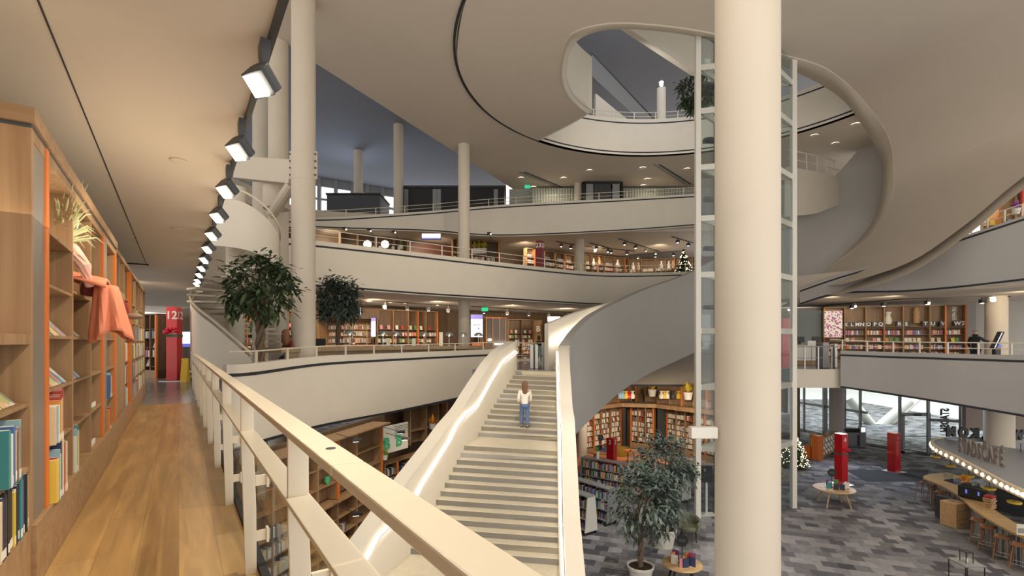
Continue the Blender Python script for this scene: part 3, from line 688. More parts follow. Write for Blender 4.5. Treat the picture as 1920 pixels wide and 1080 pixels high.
def srow(fr, x0, x1, z, hr, dr=(.15, .2), tr=(.012, .03), pal=None, y=.03, where=None, group=None, detail=False, fill=1):
    x = x0; i = 0
    pal = pal or BN
    while x < x1-.012:
        w = rng.uniform(*tr); h = rng.uniform(*hr); d = rng.uniform(*dr); c = rng.choice(pal)
        if rng.random() < fill:
            lb = None
            if where: lb = '%s %s book, %s from left, %s' % ('thin' if w < (tr[0]+tr[1])/2 else 'thick', c, ordn(i), where)
            book(fr, x, y+rng.uniform(0, .015), z, min(w, x1-x)-.001, h, d, c, lb, group, detail); i += 1
        x += w
def mag(fr, x, z, w, h, cov, label=None, tilt=38, y=.05, group=None, name='magazine'):
    mb = MB(); mb.b2(0, w, 0, .006, 0, h)
    if label is None: 
        T = Matrix.Rotation(-R(tilt), 3, 'X'); FAR.use(cov); FAR.box(fr.w(x+w/2, y+math.sin(R(tilt))*h/2+.02, z+.005+math.cos(R(tilt))*h/2), (w, .006, h), fr.rz, T); return
    o = mb.build(name, cov); o.matrix_world = Matrix.Translation(fr.w(x, y, z+.004)) @ fr.m.to_4x4() @ Matrix.Rotation(-R(tilt), 4, 'X')
    tag(o, label, 'magazine', group)

AF = -.62
cf = Fr(K(0, AF), rz=TH+PI/2)
SH = [.655, .975, 1.29, 1.59, 1.90]
# low case
case(cf, 'low walnut bookcase nearest the camera, topped at eye level', [1.0, 2.2, 3.44], [.627, .95], 0, 1.24, .36, .32, perbay=True, plinth_out=0.0)
ct = thing('bookcase', 'tall walnut bookcase with orange edges and a seated cloth doll', 'bookcase', cf.w(3.46, 0, 0), cf.rz)
def cb(x0, x1, y0, y1, z0, z1, nm, m, bev=.002): mb = MB(); mb.b2(x0-3.46, x1-3.46, y0, y1, z0, z1); return mb.build(nm, m, ct, bev=bev)
cb(3.46, 3.50, 0, .36, .32, 2.34, 'end_panel', 'walnut')
cb(3.50, 3.79, .004, .36, .32, 2.34, 'upright', 'stripe'); cb(3.77, 3.84, -.006, .02, .32, 2.34, 'edge_strip', 'orange'); cb(3.79, 3.84, .02, .36, .32, 2.34, 'side_panel', 'walnut')
for x in (4.65, 5.53): cb(x-.016, x+.016, 0, .36, .32, 2.34, 'side_panel', 'walnut')
cb(6.32, 6.39, -.006, .02, .32, 2.34, 'edge_strip', 'orange'); cb(6.32, 6.39, .02, .36, .32, 2.34, 'side_panel', 'walnut'); cb(6.39, 6.70, .004, .36, .32, 2.34, 'upright', 'stripe')
cb(7.46, 7.54, -.006, .02, .32, 2.34, 'edge_strip', 'orange'); cb(7.46, 7.54, .02, .36, .32, 2.34, 'side_panel', 'walnut')
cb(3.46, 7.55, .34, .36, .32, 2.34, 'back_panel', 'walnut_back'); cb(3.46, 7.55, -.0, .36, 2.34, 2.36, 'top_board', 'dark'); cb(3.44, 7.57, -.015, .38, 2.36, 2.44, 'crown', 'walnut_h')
cb(3.50, 7.57, .0, .34, 2.28, 2.34, 'soffit_board', 'walnut')
cb(3.46, 7.57, -.02, .36, .002, .32, 'plinth', 'walnut_h')
bays = [(3.84, 4.634), (4.666, 5.514), (5.546, 6.32), (6.70, 7.46)]
lv = [[.655, .975, 1.29, 1.59, 1.90], [.655, .975, 1.29, 1.62], [.655, .975, 1.29], [.655, .975, 1.29, 1.59, 1.90]]
for (a, b), zz in zip(bays, lv):
    for z in zz: cb(a, b, .004, .34, z-.018, z, 'shelf', 'walnut')
# peg holes
for (a, b) in bays[:3]:
    mb = MB()
    for yy in (.20,):
        for i in range(48):
            z = .42+.038*i; mb.b2(b-3.46-.0015, b-3.46+.001, yy-.003, yy+.003, z, z+.007)
    o = mb.build('peg_holes', 'gap', ct); o['kind'] = 'stuff'
cb(2.2, 3.46, 0, .37, 1.24, 1.262, 'ledge', 'walnut')
# second case
case(Fr(K(0, -.645), rz=TH+PI/2), 'long walnut bookcase further along the walkway, packed with books', [8.98, 9.83, 10.55, 11.3, 12.0, 12.7, 13.5, 14.2], SH, .002, 2.36, .36, .32, perbay=True, orange=(1,), crown=.015)
t = thing('cupboard', 'plain walnut cupboard with open top between two bookcases', 'cupboard', K(7.6, -.645, .002), cf.rz)
mb = MB(); mb.b2(0, 1.34, 0, .34, .32, 1.93); mb.build('body', 'walnut', t); mb = MB(); mb.b2(0, 1.34, -.02, .36, 0, .32); mb.build('plinth', 'walnut_h', t)
mb = MB(); mb.b2(.005, .66, -.012, 0, .34, 1.92); mb.build('door', 'walnut', t); mb = MB(); mb.b2(.67, 1.335, -.012, 0, .34, 1.92); mb.build('door', 'walnut', t)
for x in (.015, .67, 1.33): mb = MB(); mb.b2(x-.015, x+.015, 0, .34, 1.93, 2.36); mb.build('side_panel', 'walnut', t)
mb = MB(); mb.b2(0, 1.34, -.01, .36, 2.36, 2.42); mb.build('top_board', 'walnut_h', t); mb = MB(); mb.b2(0, 1.34, .33, .35, 1.93, 2.36); mb.build('back_panel', 'walnut_back', t)

def seq(fr, x0, z, items, where, y=0.0):
    x = x0
    for i, (c, w, h, d) in enumerate(items):
        book(fr, x, y+rng.uniform(0, .012), z, w-.001, h, d, c, '%s %s book, %s from left, %s' % ('slim' if w < .018 else 'chunky', c, ordn(i), where), None, True); x += w
# low bay bottom
seq(cf, 2.845, .32, [('black', .03, .28, .2), ('black', .02, .30, .2), ('white', .02, .3, .2), ('cream', .02, .26, .2), ('dark blue', .03, .27, .2), ('black', .025, .29, .2), ('brown', .03, .27, .2), ('black', .03, .30, .21), ('red', .02, .26, .2),
    ('black', .03, .27, .22), ('white', .012, .25, .22), ('black', .02, .275, .22), ('yellow', .016, .25, .22), ('white', .01, .26, .22), ('black', .03, .27, .22), ('brown', .022, .24, .2), ('black', .02, .27, .22), ('teal', .03, .31, .24), ('light blue', .014, .30, .24), ('blue', .02, .27, .22),
    ('dark blue', .024, .29, .22), ('black', .03, .28, .22), ('black', .022, .285, .22), ('grey', .02, .265, .22), ('cream', .018, .25, .21), ('cream', .05, .265, .21)], 'bottom shelf of the low bookcase', y=-.005)
seq(cf, 2.93, .627, [('teal', .03, .25, .2), ('white', .02, .23, .2), ('blue', .03, .26, .2), ('red', .03, .24, .2), ('cream', .04, .23, .2), ('brown', .022, .22, .2), ('grey', .03, .24, .22), ('light blue', .02, .27, .22)], 'middle shelf of the low bookcase', y=-.03)
for i in range(4): mag(cf, 2.40+.235*i, .95, .215, .33, COV[[2, 0, 3, 1][i]], 'magazine leaning back, %s from left, middle ledge of the low bookcase' % ORD[i], 42, .03)
# bay one
seq(cf, 3.86, .32, [('yellow', .012, .25, .24), ('yellow', .01, .25, .24), ('red', .014, .26, .2), ('white', .012, .255, .2), ('cream', .014, .25, .2), ('light blue', .012, .30, .22), ('orange', .014, .26, .2), ('white', .012, .27, .2), ('dark blue', .03, .34, .24), ('blue', .016, .31, .22), ('cream', .014, .3, .22), ('green', .016, .29, .2), ('white', .012, .33, .2), ('cream', .014, .35, .2), ('yellow', .016, .33, .2), ('white', .014, .30, .2), ('red', .014, .31, .2), ('white', .02, .30, .2), ('grey', .014, .32, .2), ('cream', .02, .31, .2)], 'bottom shelf of the bay with orange edge', y=-.04)
seq(cf, 3.86, .655, [('cream', .012, .22, .2), ('white', .012, .225, .2), ('grey', .014, .22, .2), ('white', .01, .225, .2), ('purple', .012, .22, .2), ('white', .014, .225, .2), ('light blue', .01, .22, .2), ('white', .014, .225, .2), ('orange', .012, .25, .2), ('red', .014, .27, .21), ('red', .014, .275, .21), ('yellow', .01, .25, .2), ('red', .02, .28, .21), ('white', .012, .26, .2), ('red', .02, .30, .22), ('red', .016, .305, .22), ('pink', .014, .30, .2), ('red', .022, .31, .22)], 'second shelf of the bay with orange edge', y=-.035)
for r_, z in enumerate((.975, 1.29)):
    for i in range(3): mag(cf, 3.87+.245*i, z, .225, .29, COV[(i+r_*2) % 4], 'magazine leaning back, %s from left, %s ledge of the orange edged bay' % (ORD[i], 'lower' if r_ == 0 else 'upper'), 40, .025)
# bay two
seq(cf, 4.68, .32, [('white', .014, .26, .2), ('light blue', .012, .30, .2), ('white', .014, .29, .2), ('light blue', .014, .31, .2), ('yellow', .014, .27, .2), ('teal', .02, .33, .21), ('cream', .014, .28, .2), ('white', .02, .29, .2), ('cream', .02, .25, .2)], 'bottom shelf below the doll', y=-.02)
for r_, z in enumerate((.975, 1.29)):
    for i in range(2): mag(cf, 4.69+.25*i, z, .225, .26, COV[(i+1+r_) % 4], 'magazine leaning back, %s from left, %s ledge below the doll' % (ORD[i], 'lower' if r_ == 0 else 'upper'), 40, .025)
for r_, z in enumerate((.975, 1.29)):
    mag(cf, 5.56+.1*r_, z, .2, .24, COV[(3+r_) % 4], '%s magazine in the third bay right of the doll' % ('lower' if r_ == 0 else 'upper'), 40, .025)
book(cf, 5.75, .02, .655, .24, .02, .2, 'green', 'flat green book lying in the third bay', None, True)
book(cf, 5.7, .02, .32, .26, .025, .2, 'cream', 'flat cream book lying on the bottom shelf of third bay', None, True)
# bay four
seq(cf, 6.75, .655, [('blue', .03, .25, .2), ('light blue', .02, .27, .2), ('dark blue', .03, .24, .2), ('white', .02, .25, .2), ('teal', .03, .26, .2), ('cream', .03, .24, .2), ('pink', .02, .23, .2)], 'second shelf of the bay past the taupe upright', y=-.02)
seq(cf, 6.75, .32, [('orange', .03, .22, .2), ('red', .03, .24, .2), ('cream', .03, .2, .2), ('white', .03, .22, .2)], 'bottom shelf of the bay past the taupe upright', y=-.02)
for r_, z in enumerate((.975, 1.29)): mag(cf, 6.75, z, .22, .25, COV[r_], '%s magazine past the taupe upright' % ('lower' if r_ == 0 else 'upper'), 40, .025)
c2 = Fr(K(0, -.645), rz=TH+PI/2)
xs = [8.98, 9.83, 10.55, 11.3, 12.0, 12.7, 13.5, 14.2]
nm = ['first', 'second', 'third', 'fourth', 'fifth', 'sixth', 'seventh']
for i in range(7):
    for z, sh in ((.32, 'bottom'), (.655, 'second'), (.975, 'third'), (1.29, 'fourth'), (1.59, 'fifth')):
        if i > 2 or (z > 1.2 and i < 1): 
            if z < 1.5 or i == 3: srow(c2, xs[i]+.03, xs[i+1]-.05, z, (.2, .27), tr=(.02, .05), pal=['white', 'white', 'cream', 'light blue', 'orange', 'yellow', 'green', 'blue', 'red'], y=.0)
        elif z < 1.2: srow(c2, xs[i]+.03, xs[i]+.55, z, (.2, .28), tr=(.035, .06), pal=['white', 'cream', 'light blue', 'orange', 'green', 'blue', 'red', 'yellow'], y=-.01, where='%s shelf, %s bay of the long bookcase' % (sh, nm[i]))

# ---------------------------------------------------------------- cloth doll with grass head
dl = thing('cloth_doll', 'seated cloth doll in coral skirt with a sheaf of dried grass for a head', 'doll', cf.w(4.95, .10, 1.62), cf.rz)
mb = MB(); mb.lathe([(.01, 0), (.11, .01), (.10, .12), (.12, .26), (.07, .36), (.03, .40), (.01, .42)], 14, (0, 0.02, .02), 1, .7); mb.build('body', 'pink', dl, smooth=True)
mb = MB(); mb.tube([(.02, -.05, .34), (.10, -.12, .22), (.22, -.10, .06)], [.045, .04, .03], 8); mb.build('arm', 'pink', dl, smooth=True)
mb = MB(); mb.tube([(-.05, -.05, .34), (-.10, -.13, .2), (-.02, -.16, .06)], [.045, .04, .03], 8); mb.build('arm', 'pink', dl, smooth=True)
mb = MB(); rows = []
for i in range(7):
    t = i/6; rows.append([Vector((.05+.15*(u/6-.5)*2, .08-.34*t, .12-.07*t+.05*math.sin(PI*u/6)+.012*math.sin(u*2.3+t*4))) for u in range(7)])
mb.grid(rows); o = mb.build('skirt_lap', 'coral', dl, smooth=True); sm = o.modifiers.new('s', 'SOLIDIFY'); sm.thickness = .02
mb = MB(); rings = []
for i in range(12):
    t = i/11; rr = .075+.075*t**.8; ring = []
    for j in range(48):
        a = 2*PI*j/48; q = rr*(1+(.05+.13*t)*math.sin(a*7+1.5*t)); ring.append(Vector((.06+q*1.2*math.cos(a)+.05*t, -.25-.03*t+q*.8*math.sin(a), .07-.40*t+.05*t*math.sin(a*2+1))))
    rings.append(ring)
mb.ring(rings, cap=False); o = mb.build('skirt', 'coral', dl, smooth=True); sm = o.modifiers.new('s', 'SOLIDIFY'); sm.thickness = .01
for i in range(2):
    mb = MB(); mb.tube([(.12+.06*i, -.1, .05), (.2+.08*i, -.27, .02), (.25+.08*i, -.33, -.06), (.27+.08*i, -.35, -.13)], [.05, .05, .035, .028], 10); mb.build('leg', 'maroon', dl, smooth=True)
    mb = MB(); mb.ball((.275+.08*i, -.40, -.15), (.03, .075, .025)); mb.build('shoe', mat('taupe_shoe%d' % i, (.25, .18, .13), .4), dl, smooth=True)
gm = MB(); fm = MB()
for i in range(120):
    a = rng.uniform(-1.5, 1.5); b = rng.uniform(-.35, .3); L = rng.uniform(.3, .62)
    p0 = Vector((rng.uniform(-.02, .02), .02, .36)); dr_ = Vector((math.sin(a)*.9, -abs(b)-.1+.1*math.cos(a), math.cos(a)*.85+.25)).normalized()
    pts = [p0, p0+dr_*L*.4, p0+dr_*L*.8+Vector((0, 0, -.02)), p0+dr_*L+Vector((math.sin(a)*.06, 0, -.09*abs(math.sin(a))))]
    gm.tube(pts, [.006, .008, .006, .001], 4)
    if i % 14 == 0 and abs(a) < .9: fm.ball(pts[2], (.013, .013, .05), 7, 5)
o = gm.build('grass_head', 'straw', dl, smooth=True); o['kind'] = 'stuff'
fm.build('grass_plume', 'flower', dl, smooth=True)

# ---------------------------------------------------------------- track and spotlights
tr = thing('lighting_track', 'black ceiling track along the edge of the walkway ceiling', 'lighting track', K(0, .41, 2.95))
mb = MB(); a, b = K(-1, 0), K(15.2, 0); mb.wall([(a.x, a.y, -.045, 0), (b.x, b.y, -.045, 0)], -.034); mb.build('rail', 'black', tr)
proto = None
posn = ['nearest', 'second', 'third', 'fourth', 'fifth', 'sixth', 'seventh', 'eighth', 'ninth', 'tenth', 'farthest']
for i in range(11):
    s = 3.05+1.16*i
    if i == 10: s -= .4
    if proto is None:
        t = thing('track_spotlight', '', 'spotlight', group=None)
        mb = MB(); mb.ring([[Vector((x*k, y*k, z)) for x, y in ((-.022, -.05), (.022, -.05), (.022, .05), (-.022, .05))] for z, k in ((0, 1.15), (-.06, 1.1), (-.13, .8), (-.17, .8))]); mb.build('stem', 'dark', t, bev=.003)
        h = MB(); q = []
        for x in (-.065, .065):
            q.append([Vector((x, .055*math.cos(a)-(.0), .055*math.sin(a))) for a in [R(20+i_*20) for i_ in range(12)]]+[Vector((x, -.065, -.06)), Vector((x, .05, -.075))])
        h.ring(q); hd = h.build('lamp_head', 'dark', t, bev=.004); hd.location = (0, 0, -.20); hd.rotation_euler = (R(-12), 0, 0); hd.scale = (1.05, 1.15, 1.1)
        l = MB(); l.b2(-.055, .055, -.055, .035, -.078, -.070); ln = l.build('lens', 'spot', hd); ln.rotation_euler = (R(7), 0, 0); ln.location = (0, 0, -.002)
        hd.rotation_euler = (0, R(40), R(38))
        proto = t
    else: t = clone(proto)
    t.location = K(s, .393, 2.905); t.rotation_euler.z = TH
    t['label'] = '%s of the black spotlights on the walkway track' % posn[i]
# smoke detector, sprinkler dots
for (px, py, l) in ((334, 301, 'nearer round detector on the walkway ceiling'), (331, 429, 'farther round detector on the walkway ceiling')):
    p = G(px, py, 2.945); mb = MB(); mb.lathe([(.001, .004), (.07, .004), (.07, -.006), (.05, -.012), (.001, -.012)], 20); tag(mb.build('ceiling_detector', 'ledge', loc=p), l, 'detector')

# ---------------------------------------------------------------- red totems
def totem(px, pyb, z0, h, w, label, txt, rz=.5, m='red', plate=True, txt2=None, bow=False, size=.3, lists=False):
    p = G(px, pyb, z0); t = thing('red_totem', label, 'totem', p, rz)
    mb = MB(); mb.box((0, 0, h/2+.02), (w, w, h)); mb.build('body', m, t, bev=.008)
    if plate: mb = MB(); mb.box((0, 0, .01), (w*1.9, w*1.9, .02)); mb.build('base_plate', 'steel', t)
    k = h/2.45
    if txt:
        text(txt, size, 'txtw', t, (0, -w/2-.004, h-.22*k-.05), bold=.006); text(txt2 or txt, size, 'txtw', t, (w/2+.004, 0, h-.22*k-.05), rot=(PI/2, 0, PI/2), bold=.006)
    if lists:
        mb = MB(); 
        for i in range(14): mb.b2(-w*.33, -w*.33+w*rng.uniform(.3, .6), -w/2-.003, -w/2, h*.80-i*.055, h*.80-i*.055+.018)
        o = mb.build('printed_list', mat('faint_print', (.72, .25, .22), .5), t); o['kind'] = 'stuff'
    if bow:
        mb = MB(); mb.lathe([(.001, 0), (w*.78, 0), (w*.78, .07), (.001, .07)], 4, (0, 0, h*.60)); o = mb.build('garland_band', mat('garland_green', (.06, .16, .09), .8), t); o.rotation_euler.z = PI/4; o.scale = (.95, .95, 1)
        mb = MB()
        for i in range(9):
            a = i*.7; mb.ball((w*.5*math.cos(a)*1.1, -w*.62, h*.60+.20+.07*math.sin(a*1.7)), (w*.22, .07, w*.15), 8, 5)
        mb.build('bow', mat('ribbon_red', (.70, .02, .05), .25), t, smooth=True)
    return t
totem(327, 714, 0, 2.38, .33, 'tall red totem numbered 12 at the end of the walkway', '12', .12, bow=True, size=.36)
totem(1577, 908, GZ, 2.43, .40, 'red totem numbered 4 behind the round cafe table', '4', .35, bow=True, txt2='i', size=.3, lists=False)
totem(1676, 884, GZ, 2.03, .42, 'red totem standing on the dark entrance mat', 'i', .35, size=.2, lists=True)
totem(1147, 880, GZ, 1.68, .42, 'short red totem numbered 3 at the orange rug', '3', -PI/4+.1, size=.34)
t = totem(1011, 514, 5.15, 2.92, .42, 'dark red totem numbered 23 on the second floor', '23', -.5, m='maroon', size=.42); q = Q(1012, 33.6); t.location = (q.x, q.y, 5.15)
t = totem(876, 676, 0, 2.3, .42, 'narrow dark red information board beside the slim column', 'i', 0, m='maroon', size=.25, plate=False, lists=True); t.location = P(876, 650, 33); t.location.z = 0
totem(1471, 690, 0, 2.4, .4, 'red totem seen through the lift glass', None, 0)
# ================================================================ TREES
def tree(label, loc, trunk_h, cr, cz, n, seed, m='leaf', pot=None, ll=.2, name='indoor_tree', trunk_r=.07, clusters=30):
    g = random.Random(seed); t = thing(name, label, 'tree', loc); base = 0
    if pot:
        r0, h0 = pot; mb = MB(); mb.lathe([(r0*.72, 0), (r0*.98, h0*.86), (r0*1.04, h0*.86), (r0*1.06, h0), (r0*.97, h0), (r0*.93, h0*.9), (.001, h0*.9)], 32); mb.build('pot', 'pot', t, smooth=True)
        mb = MB(); mb.lathe([(.001, 0), (r0*.92, 0), (r0*.92, .01), (.001, .02)], 24, (0, 0, h0*.9)); mb.build('soil', 'soil', t); base = h0*.9
    mb = MB()
    for k in range(3):
        pts = []
        for i in range(13):
            u = i/12; a = u*9+k*2.1; rr = trunk_r*.62
            pts.append((rr*math.cos(a), rr*math.sin(a), base+u*(trunk_h-base)))
        mb.tube(pts, [trunk_r*(.72-.25*i/12) for i in range(13)], 7)
    cl = []
    for i in range(clusters):
        a = g.uniform(0, 2*PI); zz = g.uniform(-.85, .95); rr = math.sqrt(max(0, 1-zz*zz))*g.uniform(.45, .95)
        c = Vector((cr[0]*rr*math.cos(a), cr[0]*rr*math.sin(a), cz+cr[1]*zz)); cl.append(c)
        if i % 2 == 0: s = Vector((0, 0, trunk_h)); mb.tube([s, s.lerp(c, .5)+Vector((0, 0, .08)), c], [trunk_r*.45, trunk_r*.25, .008], 5)
    mb.build('trunk', 'bark', t, smooth=True)
    lf = MB()
    for i in range(n):
        c = g.choice(cl); q = c+Vector([g.gauss(0, 1) for _ in range(3)])*cr[0]*.17
        out = (q-Vector((0, 0, cz))).normalized(); a = g.uniform(0, 2*PI)
        dr_ = (out*.6+Vector((math.cos(a)*.8, math.sin(a)*.8, g.uniform(-.9, .25)))).normalized(); sd = dr_.cross(Vector((g.uniform(-.3, .3), g.uniform(-.3, .3), 1))).normalized(); L = ll*g.uniform(.6, 1.25); w = L*.15
        dn = Vector((0, 0, -L*.18))
        lf.add([q, q+dr_*L*.4+sd*w, q+dr_*L*.4-sd*w, q+dr_*L*.75+sd*w*.8+dn*.5, q+dr_*L*.75-sd*w*.8+dn*.5, q+dr_*L+dn], [(0, 2, 1), (1, 2, 4, 3), (3, 4, 5)])
    o = lf.build('foliage', m, t); o['kind'] = 'stuff'
    return t
p = P(488, 645, 14.6); tree('large indoor tree with braided trunk by the spiral stair', (p.x, p.y, .02), P(0, 600, 14.6).z, (.98, .80), P(0, 545, 14.6).z, 1500, 3, ll=.30, trunk_r=.12)
p = P(634, 650, 20.5); tree('smaller indoor tree behind the reading desks', (p.x, p.y, .02), P(0, 600, 20.5).z, (.92, .72), P(0, 562, 20.5).z, 1900, 4, 'leaf_g', ll=.30, trunk_r=.09)
p = G(1201, 1092); d_ = p.y; tree('potted tree with braided trunk on the tile carpet, nearest the stair', p, 1.75, (.98, .78), 2.35, 1700, 5, 'leaf_g', (.36, .5), ll=.24)
p = G(1245, 1024); tree('potted tree in a tall white pot beside the green armchair', p, 2.0, (.95, .85), 2.75, 1800, 6, 'leaf_g', (.40, .62), ll=.24)
p = P(1305, 215, 24.5); tree('tree hanging into view high up behind the lift shaft', (p.x, p.y, 13.92), P(0, 200, 24.5).z-13.92, (.8, .75), P(0, 172, 24.5).z-13.92, 900, 8, 'leaf', ll=.28)

# ================================================================ FIRST STOREY BACK
def ledge_lamp(px, d, i, lab):
    z = P(px, 655, d).z; x, y = Q(px, d); t = thing('desk_lamp', lab, 'lamp', (x, y, i))
    h = 1.25-i-.25 if False else .48
    mb = MB(); mb.lathe([(.11, 0), (.11, .015), (.018, .03), (.018, h)], 14); mb.build('base', 'white', t, smooth=True)
    mb = MB(); mb.ball((0, 0, h), .045); mb.build('bulb', 'lamp_glow', t, smooth=True)
    mb = MB(); mb.lathe([(.22, -.02), (.20, .06), (.10, .14), (.001, .15)], 18, (0, 0, h+.02)); mb.build('lamp_shade', 'steel', t, smooth=True)
    return t
# long desk following the parapet
DK = [(527, 672, 15.6), (600, 664, 17.6), (700, 660, 20.2), (800, 657, 22.4), (924, 654, 24.8)]
dp = crv([Q(a, c)[:] for a, b, c in DK], 6)
t = thing('reading_desk', 'long oak reading desk curving behind the first floor parapet', 'desk', (dp[0][0], dp[0][1], 0))
mb = MB(); mb.wall([(x-dp[0][0], y-dp[0][1], .93, 1.09) for x, y in dp], .6); mb.build('desk_top', 'desk', t)
mb = MB(); mb.wall([(x-dp[0][0], y-dp[0][1]+.3, 0, .93) for x, y in dp], .05); mb.build('modesty_panel', 'desk', t)
for i, (px, d) in enumerate(((557, 16.9), (656, 19.4), (718, 20.9), (742, 21.5), (795, 22.6), (842, 23.6), (868, 24.1), (897, 24.6))):
    ledge_lamp(px, d, 1.09, '%s white mushroom lamp from the left on the reading desk' % ORD[i])
for i, (px, d) in enumerate(((728, 21.3), (776, 22.3))):
    mb = MB(); q = Q(px, d); mb.box((q.x, q.y, 1.26), (.16, .02, .34), .2); tag(mb.build('leaflet_stand', 'paper'), '%s white leaflet standing on the reading desk' % ('left' if i == 0 else 'right'), 'leaflet')

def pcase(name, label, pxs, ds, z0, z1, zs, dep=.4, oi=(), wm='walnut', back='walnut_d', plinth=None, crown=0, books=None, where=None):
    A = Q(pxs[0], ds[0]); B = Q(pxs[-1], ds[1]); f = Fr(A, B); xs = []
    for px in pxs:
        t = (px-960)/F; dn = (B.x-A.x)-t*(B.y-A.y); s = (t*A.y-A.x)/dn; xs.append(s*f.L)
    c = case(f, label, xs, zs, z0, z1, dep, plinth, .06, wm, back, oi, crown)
    return f, xs
def fill(f, xs, zs, kinds, where=None, bays=None, dense=.95, pal=None, hh=(.2, .27), scale=1.0):
    for i in (bays if bays is not None else range(len(xs)-1)):
        for j, z in enumerate(zs):
            k = kinds[j % len(kinds)] if not isinstance(kinds[0], (list, tuple)) else kinds[i % len(kinds)][j]
            a, b = xs[i]+.05, xs[i+1]-.05; wh = where and '%s row of bay %s, %s' % (ORD[j], ORD[i], where)
            if k == 's': srow(f, a, a+(b-a)*rng.uniform(.75, 1), z, hh, tr=(.03*scale, .055*scale), pal=pal or ['white', 'white', 'cream', 'cream', 'grey', 'brown', 'blue', 'red', 'orange', 'light blue', 'purple'], y=.03, where=wh, fill=dense)
            elif k == 'f':
                x = a+.02
                while x < b-.16:
                    c = rng.choice(pal or ['white', 'cream', 'pink', 'light blue', 'yellow', 'orange', 'white', 'green'])
                    if rng.random() < .8:
                        cc = rng.choice([0, 0, 1])
                        mag(f, x, z, .17, .25, COV[rng.randrange(4)] if cc else BM[c], None if not wh or rng.random() < 0 else 'face-out %s cover at %.1f on %s' % ('printed' if cc else c, x, wh) if False else None, 18, .04)
                    x += rng.choice([.2, .22, .3])
            elif k == 'o':   # few objects / face out sparse
                x = a+rng.uniform(.05, .15)
                while x < b-.2:
                    mag(f, x, z, .2, .28, BM[rng.choice(['red', 'white', 'cream', 'green', 'orange', 'pink'])], None, 12, .05); x += rng.uniform(.35, .6)
Z1 = [.35, .8, 1.25, 1.7, 2.15]

f, xs = pcase('b', 'walnut bookcase behind the large tree with an orange left edge', [440, 463, 497, 528, 540, 560, 586], (27, 30.5), 0, 3.1, Z1+[2.4], oi=(1, 4))
fill(f, xs, Z1+[2.4], ['s', 'f', 's', 'f', 'f', 'o'])
f, xs = pcase('b', 'tall walnut bookcase with display covers, right of the orange desk', [708, 738, 766, 784, 799, 820], (33.5, 36.2), 0, 3.45, Z1, oi=(3, 5))
fill(f, xs, Z1, ['s', 's', 'f', 'f', 'o'])
FB = f
f, xs = pcase('b', 'lit honey coloured bookcase behind the orange service desk', [612, 634, 661, 688, 700], (33.5, 34.5), 0, 2.75, Z1, wm='oak', back='oak', oi=())
fill(f, xs, Z1, ['s', 's', 's', 's', 's'])
mb = MB(); q0, q1 = Q(598, 31.8), Q(614, 33.2); mb.wall([(q0.x, q0.y, 0, 2.75), (q1.x, q1.y, 0, 2.75)], .3); tag(mb.build('walnut_partition', 'walnut'), 'plain walnut partition left of the lit honey bookcase', 'partition')
mb = MB(); q0, q1 = Q(575, 31), Q(712, 33.4); mb.wall([(q0.x, q0.y, 2.8, 3.5), (q1.x, q1.y, 2.8, 3.5)], .3); struct(mb.build('wall_header', 'walnut_d'))
f, xs = pcase('b', 'bookcase in the passage left of the slim column', [834, 848, 861], (40, 41), 0, 3.0, Z1, wm='oak', back='walnut_back')
fill(f, xs, Z1, ['s', 's', 's', 's', None])
f, xs = pcase('b', 'walnut bookcase with colourful rows left of the letter B panel', [954, 979, 1000], (41, 41.6), 0, 3.1, [.3, .62, .94, 1.26, 1.6, 2.0], back='walnut_d')
fill(f, xs, [.3, .62, .94, 1.26, 1.6, 2.0], ['s', 's', 's', 'f', 'f', 'o'])
mb = MB(); q0, q1 = Q(1001, 41.4), Q(1014, 41); mb.wall([(q0.x, q0.y, 0, 3.1), (q1.x, q1.y, 0, 3.1)], .2); tag(mb.build('walnut_panel', 'walnut'), 'walnut panel carrying a white letter B', 'panel')
p = P(1009, 617, 40.8); t = tag(text('B', .62, 'txtw', None, p, bold=.02, name='letter'), 'white letter B on the walnut panel', 'letter')
mb = MB(); q0, q1 = Q(903, 39), Q(953, 41); mb.wall([(q0.x, q0.y, 0, 3.3), (q1.x, q1.y, 0, 3.3)], .2); struct(mb.build('wall_study_room', 'walnut'))
t = thing('study_booth', 'glazed booth with orange frame lines and warm light', 'booth', Q(924, 38).to_3d())
for x in (-.5, 0, .5, .98): mb = MB(); mb.b2(x-.02, x+.02, 0, .04, 0, 3.2); mb.build('frame', 'orange', t)
mb = MB(); mb.b2(-.5, .98, .01, .03, 3.1, 3.16); mb.build('frame', 'orange', t); mb = MB(); mb.b2(-.5, 1.1, .3, .34, 0, 3.2); mb.build('back_wall', 'dark', t)
mb = MB(); mb.ball((-.25, .15, 1.45), (.16, .1, .08)); mb.build('lamp_shade', 'bulb', t, smooth=True); mb = MB(); mb.b2(.1, .95, .1, .25, 1.1, 1.16); mb.build('glowing_desk_edge', 'spot', t)  # desk edge made of the emissive lens material, so it glows itself
